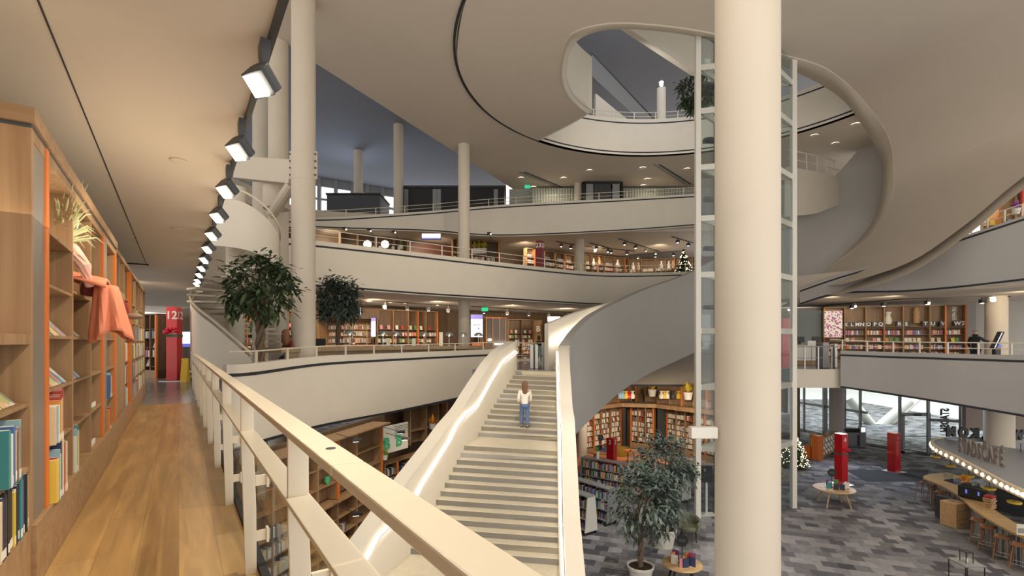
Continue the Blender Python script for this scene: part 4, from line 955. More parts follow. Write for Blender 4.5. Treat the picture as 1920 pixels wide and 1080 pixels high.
# screens
def screen(x0, x1, y0, y1, d, label, m='screen', body='dark', name='display_screen', stripe=None):
    a = P(x0, y1, d); b = P(x1, y0, d); t = thing(name, label, 'screen', (a.x, a.y, a.z)); w = b.x-a.x; h = b.z-a.z
    mb = MB(); mb.b2(-.04, w+.04, .01, .12, -.04, h+.04); mb.build('housing', body, t)
    mb = MB(); mb.b2(0, w, -.005, .01, 0, h); mb.build('panel', m, t)
    if stripe == 'v':
        mb = MB(); mb.b2(0, w, -.009, -.005, h*.8, h); mb.build('header_bar', 'screen_v', t); mb = MB(); mb.lathe([(.001, 0), (w*.1, 0), (w*.1, .004), (.001, .004)], 12); o = mb.build('round_icon', 'screen_v', t); o.location = (w*.65, -.006, h*.38); o.rotation_euler.x = PI/2
        mb = MB(); mb.b2(w*.15, w*.85, -.009, -.005, h*.52, h*.56); mb.b2(w*.35, w*.8, -.009, -.005, h*.7, h*.73); mb.build('text_line', 'grey', t)
    if stripe == 'b': mb = MB(); mb.b2(0, w, -.009, -.005, 0, h*.2); mb.build('caption_bar', 'screen_b', t)
    return t
screen(883, 905, 590, 632, 33.5, 'upright bright info screen with a round violet icon', stripe='v')
screen(696, 704, 596, 631, 32.5, 'slim upright screen beside the lit honey bookcase', stripe='v')
screen(634, 676, 578, 590, 30.5, 'wide bright sign screen partly behind the smaller tree', stripe='b')
screen(1027, 1050, 594, 604, 38, 'wide bright sign screen above the stair gate', stripe='b')
screen(791, 826, 438, 448, 34.2, 'bright sign screen on the brown second floor wall', stripe='b')
screen(338, 357, 622, 650, 19, 'lit self-service screen beside totem 12', stripe='b')
screen(1546, 1579, 583, 632, 30.6, 'large framed poster screen with pink blossom print', 'poster', 'walnut')
# orange desks
for px0, px1, d, l in ((601, 707, 29, 'long orange service desk behind the smaller tree'), (883, 905, 33, 'orange counter below the upright info screen')):
    a, b = Q(px0, d), Q(px1, d); mb = MB(); mb.b2(a.x, b.x, d, d+.7, 0, 1.08 if px0 < 800 else 1.25); tag(mb.build('orange_counter', 'orange2', bev=.02), l, 'counter')
p = P(591, 650, 21); t = thing('computer_monitor', 'black monitor seen from behind right of the collared column', 'monitor', (p.x, p.y, 1.05)); mb = MB(); mb.b2(-.05, .42, 0, .05, 0, .36); mb.build('screen_back', 'dark', t); mb = MB(); mb.b2(.15, .22, .03, .1, -1.05, .1); mb.build('stand', 'dark', t)
# white door panel, gates
mb = MB(); a = Q(823, 36.5); b = Q(830, 36.5); mb.b2(a.x, b.x, 36.5, 36.6, 0, 2.0); tag(mb.build('upright_board', 'paper'), 'white upright panel in the passage beyond the bookcase', 'panel')
gt = thing('access_gate', 'glass and steel access gates at the head of the stair', 'gate', Q(1000, 23.5).to_3d())
for px, h in ((998, 1.15), (1007, 1.15), (1023, 1.2)):
    x = Q(px, 23.5).x-gt.location.x; mb = MB(); mb.b2(x-.10, x+.05, 0, .8, 0, h); mb.build('gate_post', 'steel', gt, bev=.01)
mb = MB(); x = Q(1007, 23.5).x-gt.location.x; mb.b2(x, x+.4, .3, .32, .15, 1.1); mb.build('gate_leaf', 'glass', gt)
for k in range(4): mb = MB(); mb.b2(-.45, -.3, .2, .3, .25+.25*k, .29+.25*k); mb.build('gate_bar', 'steel', gt)
railing('metal_railing', 'short rail by the gates at the head of the stair', [(*Q(925, 24.3), 0), (*Q(1000, 24.5), 0), (*Q(1026, 23.6), 0)], 1.22, posts=4)
# corridor end shelves
f, xs = pcase('b', 'dark walnut bookcase at the walkway end, left of totem 12', [268, 281, 293], (17.5, 17.2), 0, 2.2, [.42, .75, 1.07, 1.4, 1.72], wm='walnut_d', oi=(2,), plinth=.28)
fill(f, xs, [.42, .75, 1.07, 1.4], ['f', 's', 'f', 's'])
f, xs = pcase('b', 'bright honey bookcase between the walkway end bookcase and totem 12', [294, 318], (19.5, 19.5), 0, 2.25, [.42, .75, 1.07, 1.4, 1.72], wm='oak', back='oak', plinth=.4)
fill(f, xs, [.42, .75, 1.07, 1.4], ['s', 'f', 'f', 'f'], pal=['yellow', 'white', 'orange', 'cream', 'pink'])
mb = MB(); a, b = Q(338, 20), Q(362, 19.4); mb.wall([(a.x, a.y, 0, 2.6), (b.x, b.y, 0, 2.6)], .3); struct(mb.build('wall_walkway_end', 'walnut_d'))
p = G(344, 716, 0); t = thing('wet_floor_sign', 'narrow yellow folding sign leaning beside totem 12', 'sign', (p.x+.05, p.y, 0), .3)
for s_ in (-1, 1): mb = MB(); mb.ring([[Vector((x, s_*(.18-.17*z/.75)+y, z)) for x, y in ((-.09, 0), (.09, 0), (.09, .02), (-.09, .02))] for z in (0, .75)]); mb.build('panel', 'yellow', t)
t = thing('low_display_unit', 'low white display unit with leaning books below the spiral stair', 'display unit', Q(413, 21.5).to_3d())
for k in range(3): mb = MB(); mb.b2(0, .8, 0, .4, .5+.4*k, .53+.4*k); mb.build('shelf', 'steel', t)
ff = Fr(Q(413, 21.5), rz=0)
for k in range(3): fill(ff, [0, .8], [.53+.4*k], ['f'])

# ================================================================ SECOND STOREY BACK
ZB = 5.15
f, xs = pcase('b', 'dark walnut shelving with round glowing lamps on the second floor', [638, 672, 704, 740, 764], (35.6, 38.2), ZB, 9.12, [8.0, 7.2], oi=(0,))
for i, px in enumerate((689, 722)):
    q = P(px, 458, 35.8 if i == 0 else 36.5); t = thing('round_lamp', '%s glowing round lamp on the second floor shelves' % ('left' if i == 0 else 'right'), 'lamp', (q.x, q.y, q.z))
    mb = MB(); mb.lathe([(.3, -.04), (.30, .04)], 8); o = mb.build('lamp_shade', 'lamp_glow', t); o.rotation_euler.x = PI/2; mb = MB(); mb.b2(-.06, .06, -.05, .05, -.42, -.28); mb.build('base', 'white', t)
for i, px in enumerate((699, 711, 736, 747)):
    q = P(px, 464, 36.4); mb = MB(); mb.lathe([(.001, 0), (.1, 0), (.13, .2), (.07, .3), (.001, .3)], 10); tag(mb.build('white_vase', 'white', loc=(q.x, q.y+.2, 8.02), smooth=True), '%s small white vase on the second floor shelves' % ORD[i], 'vase')
def plant(px, py, d, w, label, m='leaf', pot=True, z=None):
    q = P(px, py, d); t = thing('potted_plant', label, 'plant', (q.x, q.y, q.z if z is None else z)); g = random.Random(px)
    if pot: mb = MB(); mb.lathe([(w*.2, 0), (w*.28, w*.45), (w*.22, w*.45), (.001, w*.4)], 12); mb.build('pot', 'white', t)
    l = MB()
    for i in range(60):
        a = g.uniform(0, 6.28); u = g.uniform(.2, 1); s = Vector((0, 0, w*.42)); e = s+Vector((math.cos(a)*w*.5*u, math.sin(a)*w*.4*u, w*(.9-.6*u)*g.uniform(.4, 1.2))); sd = Vector((-math.sin(a), math.cos(a), 0))*w*.05
        l.add([s, s.lerp(e, .6)+sd, e, s.lerp(e, .6)-sd], [(0, 1, 2, 3)])
    o = l.build('foliage', m, t); o['kind'] = 'stuff'; return t
plant(752, 467, 36.6, .6, 'small green potted plant beside the brown second floor wall', mat('bright_leaf', (.18, .3, .06), .6))
mb = MB(); a, b = Q(764, 38.4), Q(846, 40.4); mb.wall([(a.x, a.y, ZB, 9.1), (b.x, b.y, ZB, 9.1)], .3); struct(mb.build('wall_second_brown', mat('red_brown_panel', (.13, .055, .04), .5)))
def boxrow(f, xs, zs, scale=1.0):
    for i in range(len(xs)-1):
        for z in zs: srow(f, xs[i]+.08, xs[i]+.08+(xs[i+1]-xs[i])*rng.uniform(.4, .85), z, (.22, .3), tr=(.05, .09), pal=['white', 'cream', 'white', 'pink', 'grey'])
f, xs = pcase('b', 'second floor bookcase with yellow flowering plants', [849, 858, 884, 912, 935], (38, 39), ZB, 9.1, [7.6, 8.05], oi=(4,)); boxrow(f, xs, [7.6])
for i, px in enumerate((890, 898, 907)): plant(px, 470, 38.4, .9, '%s yellow flowering plant on the second floor bookcase' % ['left', 'middle', 'right'][i], mat('yellow_leaf%d' % i, (.55, .45, .05), .6), z=8.08)
f, xs = pcase('b', 'curved second floor bookcase right of totem 23', [988, 1003, 1022, 1043, 1060, 1078], (40, 43.5), ZB, 8.8, [7.65, 8.1], oi=(1, 4), back='walnut_back'); boxrow(f, xs, [7.65, 8.1])
f, xs = pcase('b', 'second floor bookcase right of the round column', [1098, 1110, 1122, 1134, 1153, 1172, 1178], (44, 46), ZB, 9.0, [7.75, 8.15], oi=(2, 5), back='walnut_back'); boxrow(f, xs, [7.75, 8.15])
f, xs = pcase('b', 'far low second floor bookcase beside the lit fir tree', [1180, 1203, 1229, 1248, 1265, 1283, 1298], (45.5, 43.5), ZB, 8.7, [7.65], oi=(4,), back='walnut_back'); boxrow(f, xs, [7.65])
for i, (px, py) in enumerate(((1046, 490), (1050, 492), (1113, 495), (1124, 493), (1158, 497), (1187, 503), (1197, 503), (1240, 500), (1254, 500), (1262, 499), (1275, 498))):
    q = P(px, py, 43.2); mb = MB(); mb.lathe([(.001, 0), (.12, 0), (.16, .25), (.06, .5), (.08, .62), (.001, .62)], 10); tag(mb.build('ornament', 'white' if i % 3 else 'oak', loc=(q.x, q.y, q.z-.15), smooth=True), '%s pale ornament from the left on the curved second floor shelves' % ORD[i], 'ornament', 'pale ornaments on the curved shelves')
def fir(label, loc, h, w, seed, n=420, bulbs=80):
    g = random.Random(seed); t = thing('christmas_tree', label, 'christmas tree', loc); l = MB()
    for i in range(n):
        z = h*(.08+.9*(i/n)); rr = w*(1-(z/h))*g.uniform(.5, 1)+.02; a = g.uniform(0, 6.28); s = Vector((0, 0, z+.1)); e = Vector((rr*math.cos(a), rr*math.sin(a), z-.12*rr/w)); sd = Vector((-math.sin(a), math.cos(a), 0))*w*.07
        l.add([s, s.lerp(e, .6)+sd, e, s.lerp(e, .6)-sd, s.lerp(e, .7)+Vector((0, 0, -.07))], [(0, 1, 2, 3), (0, 4, 2)])
    o = l.build('needles', 'leaf', t); o['kind'] = 'stuff'; b = MB()
    for i in range(bulbs):
        z = h*g.uniform(.1, .95); rr = w*(1-(z/h))*g.uniform(.6, 1.02); a = g.uniform(0, 6.28); b.ball((rr*math.cos(a), rr*math.sin(a), z), w*.019, 5, 3)
    o = b.build('fairy_lights', 'bulb', t); o['kind'] = 'stuff'
    mb = MB(); mb.lathe([(w*.06, 0), (.01, h*.95)], 6); mb.build('trunk', 'bark', t)
fir('slender lit fir tree beside the lift on the second floor', (*Q(1282, 39), ZB), 3.4, 1.5, 11, 700, 160)
p = G(1490, 878); fir('decorated fir with warm lights on the ground floor', p, 2.1, .95, 12, 1300, 300)
# L2 track lights
def ctrack(label, a, b, z, n, dz=.22):
    t = thing('ceiling_track', label, 'lighting track', (a.x, a.y, z)); v = Vector((b.x-a.x, b.y-a.y, 0))
    mb = MB(); mb.wall([(0, 0, -.05, 0), (v.x, v.y, -.05, 0)], .05); mb.build('rail', 'black', t)
    for i in range(n):
        q = v*((i+.5)/n); mb = MB(); mb.box((q.x, q.y, -.05-dz*.4), (.05, .05, dz*.8)); mb.box((q.x, q.y-.02, -.05-dz), (.24, .2, .2)); l = mb.build('lamp_head', 'black', t)
        mb = MB(); mb.box((q.x, q.y-.0, -.05-dz-.105), (.12, .1, .012)); mb.build('lens', 'spot', t)
def ctp(lab, x0, y0, x1, y1, z, n, dz=.22): a, b = G(x0, y0, z), G(x1, y1, z); ctrack(lab, a, b, z, n, dz)
ctp('ceiling track left of the round column on the second floor', 1043, 452, 1079, 459, 9.18, 2)
ctp('short ceiling track over the second floor, right of the column', 1107, 455, 1150, 467, 9.18, 2)
ctp('long ceiling track over the second floor', 1160, 447, 1238, 471, 9.18, 4)
ctp('ceiling track by the lift over the second floor', 1260, 443, 1300, 455, 9.18, 2)
ctp('rear ceiling track over the curved shelves', 1180, 478, 1280, 470, 9.18, 3)
ctp('middle rear ceiling track over the second floor', 1100, 462, 1190, 470, 9.18, 3)
for px, py in ((610, 427), (656, 429), (703, 431), (916, 437)):
    pass
for i, (px, d) in enumerate(((646, 34.6), (692, 35), (738, 35.3), (917, 35.6))):
    q = P(px, 428+3*i, d-.9); t = thing('spotlight', '%s black spotlight hanging over the second floor edge' % ORD[i], 'spotlight', q); mb = MB(); mb.box((0, 0, 0), (.26, .2, .12)); mb.build('lamp_head', 'black', t); mb = MB(); mb.box((.12, -.02, -.08), (.07, .07, .05)); mb.build('lens', 'spot', t); mb = MB(); mb.tube([(0, 0, 0), (.1, .9, -.25)], .02, 5); mb.build('arm', 'black', t)
# L1 ceiling tracks and downlights
ctp('ceiling track over the display bookcases on the first floor', 700, 563, 858, 573, 3.72, 4, .3)
ctp('front ceiling track near the stair head', 884, 574, 1080, 586, 3.72, 5, .3)
ctp('left ceiling track behind the collared column', 600, 566, 640, 569, 3.72, 1, .3)
ctp('ceiling track above the poster screen in the right wing', 1521, 574, 1690, 560, 3.72, 3, .2)
ctp('ceiling track reaching the starlike lamp', 1690, 560, 1895, 555, 3.72, 2, .2)
def down(px, py, z, rr, label, m='down', grp=None):
    q = G(px, py, z); t = thing('downlight', label, 'downlight', q, group=grp); mb = MB(); mb.lathe([(rr*.85, -.012), (rr, -.012), (rr, .0)], 20); mb.build('trim_ring', 'white', t); mb = MB(); mb.lathe([(.001, -.008), (rr*.85, -.008), (rr*.85, 0), (.001, 0)], 20); mb.build('lens', m, t)
for i, (px, py) in enumerate(((977, 334), (1000, 351), (1057, 334), (1105, 320), (1205, 315), (1214, 336), (1206, 348), (1288, 317))):
    down(px, py, 12.98, .2, '%s downlight from the left on the third floor ceiling' % ORD[i], grp='third floor downlights')
for i, (px, py) in enumerate(((1527, 254), (1566, 269), (1604, 233))): down(px, py, 12.98, .18, '%s downlight beyond the spiral ramp edge' % ['left', 'middle', 'right'][i])
for i, (px, py) in enumerate(((691, 565), (732, 568), (760, 569), (820, 573), (1052, 579), (1603, 569), (1742, 566))): down(px, py, 3.73, .09 if i else .12, '%s downlight from the left under the second floor slab' % ORD[i], 'spot')
# star lamps
def globe(px, py, d, rr, label):
    q = P(px, py, d); t = thing('bright_lamp', label, 'lamp', q); mb = MB(); mb.ball((0, 0, 0), rr); mb.build('bulb', mat('very_bright', (1, .85, .6), emit=40), t, smooth=True); mb = MB(); mb.lathe([(rr*.5, rr*.8), (rr*1.3, rr*1.1), (.03, rr*2.2)], 12); mb.build('housing', 'white', t); return t
globe(1862, 562, 22, .10, 'dazzling lamp under the slab above the touch kiosk'); globe(1604, 575, 26, .05, 'bright lamp above the poster bookcase'); globe(1742, 569, 24, .05, 'bright lamp above the middle of right book wall'); globe(1240, 158, 31.5, .12, 'dazzling lamp on top of the column in the void')
# exit signs
for px, py, d, l in ((989, 350, 36.5, 'green exit sign under the third floor ceiling'), (909, 580, 33, 'round green exit sign over the first floor'), (1902, 812, 26, 'green exit sign behind the cafe')):
    q = P(px, py, d); mb = MB(); mb.box(q, (.42, .06, .24)); tag(mb.build('exit_sign', 'exit', bev=.01), l, 'sign')

# ================================================================ THIRD STOREY
def pod(x0, x1, y0, y1, d, dep, label, doors=()):
    a = P(x0, y1, d); b = P(x1, y0, d); t = thing('black_pod', label, 'pod', (a.x, d, 10.25)); w = b.x-a.x; h = b.z-10.25
    mb = MB(); mb.b2(0, w, .05, dep, 0, h); mb.build('body', 'dark', t, bev=.03)
    mb = MB(); mb.b2(-.05, w+.05, -.05, dep, h, h+.12); mb.build('roof', 'black', t)
    for u in doors: mb = MB(); mb.b2(u*w, u*w+w*.09, .0, .05, .05, h-.1); mb.build('door_glass', 'grey', t)
    return t
pod(612, 712, 365, 400, 38, 3, 'black pod with faceted roof by the upper windows'); 
t = thing('black_pod', 'long black pod with glazed doors on the third floor', 'pod', (*Q(748, 37.8), 10.25), .0)
w = 8.0; h = P(0, 352, 37.8).z-10.25
mb = MB(); mb.b2(0, w, .05, 3, 0, h); mb.build('body', 'black', t); mb = MB(); mb.b2(-.05, w+.1, -.1, 3, h, h+.15); mb.build('roof', 'dark', t)
for u in (.05, .32, .36, .6, .9): mb = MB(); mb.b2(u*w, u*w+.3, 0, .05, .1, h-.1); mb.build('door_glass', 'grey', t)
t = thing('black_booth', 'black framed booth with glass sides below the downlights', 'booth', (*Q(1093, 36.2), 10.25)); w = P(1168, 0, 36.2).x-P(1093, 0, 36.2).x; h = 2.62
mb = MB(); mb.b2(w*.28, w*.7, .05, .1, 0, h); mb.build('door', 'dark', t)
for x in (0, w-.14): mb = MB(); mb.b2(x, x+.14, 0, 1.0, 0, h); mb.build('frame', 'black', t)
mb = MB(); mb.b2(0, w, 0, 1.0, h-.1, h+.05); mb.build('frame', 'black', t)
for x in (w*.08, w*.74): mb = MB(); mb.b2(x, x+w*.18, .03, .05, 0, h-.1); mb.build('glass_side', 'grey', t)
column(1084, 36.8, .6, 10.25, 12.99, 'round column beside the black framed booth')
mb = MB(); a, b = P(800, 352, 30), P(915, 352, 37); 
for px0, py0, px1, py1, l in ((975, 322, 1065, 358, 'slotted ceiling vent left of the booth'), (1228, 308, 1288, 345, 'slotted ceiling vent right of the booth')):
    t = thing('ceiling_vent', l, 'ceiling vent', G(px0, py0, 12.985)); v = G(px1, py1, 12.985)-t.location
    mb = MB(); mb.wall([(0, 0, -.012, .0), (v.x, v.y, -.012, .0)], .16); mb.build('frame', 'grey', t); mb = MB(); mb.wall([(.35, 0, -.014, .0), (v.x+.35, v.y, -.014, .0)], .14); mb.build('slot', 'dark', t)
mb = MB(); a, b = Q(1000, 37.5), Q(1310, 37.5)
for i in range(60): x = a.x+(b.x-a.x)*i/60; mb.lathe([(.11, 0), (.11, 2.6)], 6, (x, 37.5, 10.25))
o = tag(mb.build('pleated_curtain', mat('pale_curtain', (.50, .52, .46), .8), smooth=True), 'pale pleated curtain along the third floor rear wall', 'curtain')
o['kind'] = 'stuff'
# ================================================================ RIGHT WING, FIRST STOREY
Z2 = [.42, .85, 1.28, 1.72, 2.12]
f, xs = pcase('b', 'long right wing bookcase with a row of dark letter blocks', [1546, 1584, 1624, 1658, 1694, 1744, 1773, 1811], (31.6, 29.0), 0, 3.42, Z2+[2.2], oi=(0, 6, 7), back='walnut_back')
for i in range(7):
    for j, z in enumerate(Z2[:-1]):
        a, b = xs[i]+.06, xs[i+1]-.1; 
        kk = 's' if j in (0, 1, 3) else 'f'
        if i == 0 and j > 1: continue
        if kk == 's': srow(f, a, a+(b-a)*rng.uniform(.7, 1), z, (.22, .28), tr=(.035, .06), pal=['red', 'cream', 'white', 'purple', 'pink', 'blue', 'grey', 'orange'], y=.03, where=('%s row of bay %s, right wing book wall' % (ORD[j], ORD[i])) if j == 3 else None)
        else: fill(f, [xs[i], xs[i+1]], [z], ['f'])
LET = [(1587, 'K'), (1598, 'L'), (1608, 'M'), (1617, 'N'), (1629, 'O'), (1641, 'P'), (1652, 'Q'), (1687, 'R'), (1700, 'S'), (1736, 'T'), (1750, 'U'), (1769, 'V'), (1796, 'W'), (1808, 'Z')]
for px, ch in LET:
    t_ = (px-960)/F; A = f.o; B = f.w(f.L, 0, 0); dn = (B.x-A.x)-t_*(B.y-A.y); s = (t_*A.y-A.x)/dn*f.L
    t = thing('letter_block', 'dark block with white letter %s on the right wing bookcase' % ch, 'letter block', f.w(s-.15, .05, 2.2), f.rz); mb = MB(); mb.b2(0, .3, 0, .2, 0, .32); mb.build('block', 'dark', t); text(ch, .3, 'txtw', t, (.15, -.006, .16), bold=.008)
def vase(px, py, d, h, label, m='white', prof=None):
    q = P(px, py, d); mb = MB(); mb.lathe([(r_*h, z*h) for r_, z in (prof or [(.001, 0), (.2, 0), (.3, .3), (.15, .75), (.25, 1), (.001, .95)])], 14); return tag(mb.build('vase', m, loc=q, smooth=True), label, 'vase')
vase(1665, 608, 30.5, .75, 'white vase with a pale bloom on the right wing bookcase')
vase(1718, 606, 30, .95, 'carved golden wooden sculpture on the right wing bookcase', 'card', [(.001, 0), (.17, 0), (.15, .2), (.19, .35), (.14, .5), (.19, .7), (.13, .85), (.1, 1), (.001, 1)])['category'] = 'sculpture'
q = P(1792, 601, 29.6); mb = MB(); mb.lathe([(.001, 0), (.3, 0), (.30, .8), (.001, .8)], 16, sy=.5); tag(mb.build('patterned_vessel', mat('zigzag', (.6, .58, .54), .6, noise=.9, nscale=9), loc=q, smooth=True), 'black and white patterned vessel at the right end of the book wall', 'vessel')
# glass partition, desks left part
mb = MB(); a, b = Q(1495, 33), Q(1540, 32); mb.wall([(a.x, a.y, 0, 3.3), (b.x, b.y, 0, 3.3)], .04); struct(mb.build('window_3', mat('pale_blue_glass', (.36, .43, .47), .3)))
t = thing('reception_counter', 'white panelled reception counter with computers behind the lift', 'counter', Q(1488, 27.5).to_3d())
mb = MB(); mb.b2(0, 1.9, 0, .8, .25, 1.1); mb.build('body', 'white', t); mb = MB(); mb.b2(0, 1.9, .05, .8, 0, .25); mb.build('plinth', 'walnut', t); mb = MB(); mb.b2(-.05, 1.95, -.05, .85, 1.1, 1.15); mb.build('counter_top', 'desk', t)
for i, px in enumerate((1500, 1531)): q = Q(px, 27.9); t = thing('computer_monitor', '%s black monitor on the reception counter' % ('left' if i == 0 else 'right'), 'monitor', (q.x, q.y, 1.15)); mb = MB(); mb.b2(-.25, .25, 0, .04, .1, .42); mb.build('screen_back', 'black', t); mb = MB(); mb.b2(-.05, .05, 0, .1, 0, .15); mb.build('stand', 'black', t)
gt = thing('access_gate', 'grey security gate post at the end of the bridge', 'gate', Q(1549, 24).to_3d()); mb = MB(); mb.b2(-.15, .15, 0, .6, 0, 1.25); mb.build('gate_post', 'grey', gt, bev=.03); mb = MB(); mb.b2(.6, .75, .3, .6, 0, 1.2); mb.build('gate_post', 'steel', gt, bev=.03)
t = thing('sign_stand', 'thin stand holding a small white notice on the bridge', 'sign', Q(1522, 24.3).to_3d()); mb = MB(); mb.tube([(0, 0, 0), (0, 0, 1.1)], .02, 6); mb.build('pole', 'steel', t); mb = MB(); mb.b2(-.2, .2, -.01, .01, 1.1, 1.33); mb.build('notice', 'paper', t)
railing('metal_railing', 'glass fronted rail at the edge of the bridge slab', [(*Q(1496, 23.25), 0), (*Q(1572, 23.25), 0)], 1.05, posts=3, m='steel')
# kiosk
t = thing('touch_kiosk', 'slanted touch screen kiosk used by the person in a cap', 'kiosk', (*Q(1868, 23.5), 0)); mb = MB(); mb.ring([[Vector((x, y, z)) for x, y in ((-.12, -.1), (.12, -.1), (.12, .1), (-.12, .1))] for z in (0, 1.0)]); mb.build('stand', 'dark', t)
mb = MB(); T = Matrix.Rotation(R(20), 3, 'Y'); mb.box((-.02, -.05, 1.35), (.10, .6, .85), -.5, T); mb.build('housing', 'dark', t, bev=.01); mb = MB(); mb.box((-.075, -.085, 1.35), (.02, .52, .76), -.5, T); mb.build('screen', 'screen', t)
mb = MB(); mb.box((-.03, -.17, 1.1), (.1, .3, .1), -.5, T); mb.build('blue_bar', 'screen_b', t)

# ================================================================ PEOPLE
def skin_obj(name, pts, edges, m, parent, sub=2):
    me = bpy.data.meshes.new(name); me.from_pydata([p[:3] for p in pts], edges, []); o = bpy.data.objects.new(name, me); col.objects.link(o); o.parent = parent
    s = o.modifiers.new('skin', 'SKIN'); s.use_smooth_shade = True
    for i, p in enumerate(pts):
        v = me.skin_vertices[0].data[i]; v.radius = (p[3], p[4] if len(p) > 4 else p[3]); v.use_root = i == 0
    b = o.modifiers.new('sub', 'SUBSURF'); b.levels = b.render_levels = sub; me.materials.append(M[m] if isinstance(m, str) else m); return o
def person(label, loc, rz, top, legs, hair, pose='walk', h=1.66, skirt=False):
    t = thing('person', label, 'person', loc, rz); k = h/1.7; sit = pose == 'sit'
    S = lambda L: [tuple(c*k for c in p) for p in L]
    if not sit:
        hip = .92
        # body (skin coloured continuous): pelvis, spine, neck, head, arms, legs
        ra = pose == 'reach'
        pts = S([(0, 0, hip, .13, .10), (0, 0, 1.12, .115, .09), (0, .01, 1.32, .145, .10), (0, .01, 1.43, .07), (0, 0, 1.50, .05), (0, -.01, 1.60, .078, .085), (0, -.01, 1.68, .06, .07),
            (.17, .01, 1.38, .05), (.22, .05, 1.12, .04), (.21, -.05, .88, .028), (-.17, .01, 1.38, .05), (-.22, -.04 if not ra else -.2, 1.12 if not ra else 1.22, .04), (-.20, -.14 if not ra else -.48, .90 if not ra else 1.22, .028),
            (.09, 0, .86, .085), (.10, -.10 if not ra else 0, .50, .058), (.10, -.06 if not ra else .02, .08, .038), (.10, -.20 if not ra else -.12, .03, .03),
            (-.09, 0, .86, .085), (-.09, .02, .50, .058), (-.09, .12 if not ra else .02, .08, .038), (-.09, 0 if not ra else -.12, .03, .03)])
        ed = [(0, 1), (1, 2), (2, 3), (3, 4), (4, 5), (5, 6), (2, 7), (7, 8), (8, 9), (2, 10), (10, 11), (11, 12), (0, 13), (13, 14), (14, 15), (15, 16), (0, 17), (17, 18), (18, 19), (19, 20)]
        skin_obj('body', pts, ed, 'skin', t)
        e = .022
        leg = [(0, 0, hip, .15, .12)]+[(x, y, z, r_+e) for x, y, z, r_ in ((.09, 0, .84, .085), (.10, -.10 if not ra else 0, .50, .06), (.10, -.06 if not ra else .02, .1, .045), (-.09, 0, .84, .085), (-.09, .02, .50, .06), (-.09, .12 if not ra else .02, .1, .045))]
        skin_obj('trousers', S(leg), [(0, 1), (1, 2), (2, 3), (0, 4), (4, 5), (5, 6)], legs, t)
        lo = .80 if not ra else .62
        tp = [(0, 0, lo, .17, .13), (0, 0, 1.12, .14, .11), (0, .01, 1.30, .17, .12), (0, .01, 1.42, .10, .09), (.19, .01, 1.36, .07), (.235, .05, 1.12, .06), (.22, -.03, .95, .045), (-.19, .01, 1.36, .07), (-.235, -.04 if not ra else -.2, 1.12 if not ra else 1.22, .06), (-.21, -.12 if not ra else -.44, .96 if not ra else 1.22, .045)]
        skin_obj('top', S(tp), [(0, 1), (1, 2), (2, 3), (2, 4), (4, 5), (5, 6), (2, 7), (7, 8), (8, 9)], top, t)
        hands = ((.21, -.07, .84), (-.20, -.16, .86) if not ra else (-.20, -.54, 1.22))
        zh = 1.62
        for x, y in ((.10, -.17 if not ra else -.06), (-.09, .03 if not ra else -.06)): mb = MB(); mb.ball((x*k, y*k, .045*k), (.05*k, .13*k, .045*k)); mb.build('shoe', 'dark', t, smooth=True)
    else:
        pts = S([(0, 0, .55, .15, .12), (0, -.04, .78, .12), (0, -.12, .98, .15, .11), (0, -.18, 1.10, .06), (0, -.24, 1.17, .05), (0, -.32, 1.25, .078, .09), (0, -.34, 1.33, .06, .07),
            (.17, -.12, 1.02, .055), (.23, -.22, .78, .045), (.10, -.42, .72, .03), (-.17, -.12, 1.02, .055), (-.23, -.22, .78, .045), (-.10, -.42, .72, .03), (.1, -.4, .5, .07), (.1, -.42, .08, .04), (-.1, -.4, .5, .07), (-.1, -.42, .08, .04)])
        ed = [(0, 1), (1, 2), (2, 3), (3, 4), (4, 5), (5, 6), (2, 7), (7, 8), (8, 9), (2, 10), (10, 11), (11, 12), (0, 13), (13, 14), (0, 15), (15, 16)]
        skin_obj('body', pts, ed, 'skin', t)
        tp = [(0, 0, .56, .18, .15), (0, -.04, .78, .155, .13), (0, -.12, .98, .18, .13), (0, -.17, 1.07, .09), (.19, -.12, 1.0, .08), (.245, -.22, .78, .07), (.12, -.40, .73, .05), (-.19, -.12, 1.0, .08), (-.245, -.22, .78, .07), (-.12, -.40, .73, .05)]
        skin_obj('top', S(tp), [(0, 1), (1, 2), (2, 3), (2, 4), (4, 5), (5, 6), (2, 7), (7, 8), (8, 9)], top, t)
        skin_obj('trousers', S([(0, 0, .55, .16, .13), (.1, -.4, .5, .09), (.1, -.42, .1, .06), (-.1, -.4, .5, .09), (-.1, -.42, .1, .06)]), [(0, 1), (1, 2), (0, 3), (3, 4)], legs, t)
        hands = ((.10, -.48, .73), (-.10, -.48, .73)); zh = 1.28
    hy = 0 if not sit else -.33*k
    # hands
    for hx, hy_, hz in hands:
        p = Vector((hx, hy_, hz))*k; dn = Vector((0, -.3, -1)).normalized() if pose == 'walk' else Vector((0, -1, -.1)).normalized(); sd = Vector((1, 0, 0)) if pose != 'walk' else Vector((0, 1, 0))
        pp = [(*p, .022, .03), (*(p+dn*.07), .02, .032)]; ee = [(0, 1)]
        for q in range(4): b_ = p+dn*.08+sd*(.027-.018*q); pp += [(*b_, .009), (*(b_+dn*(.035-.004*abs(q-1.5))), .008), (*(b_+dn*.06+Vector((0, .006, -.01))), .006)]; n_ = len(pp); ee += [(1, n_-3), (n_-3, n_-2), (n_-2, n_-1)]
        pp += [(*(p+dn*.03+sd*.035), .009), (*(p+dn*.07+sd*.05), .008)]; n_ = len(pp); ee += [(0, n_-2), (n_-2, n_-1)]
        skin_obj('hand', pp, ee, 'skin', t, 1)
    # face
    mb = MB(); mb.ball((0, hy-.085*k, zh*k-.01), (.012, .018, .022), 6, 4); mb.build('nose', 'skin', t, smooth=True)
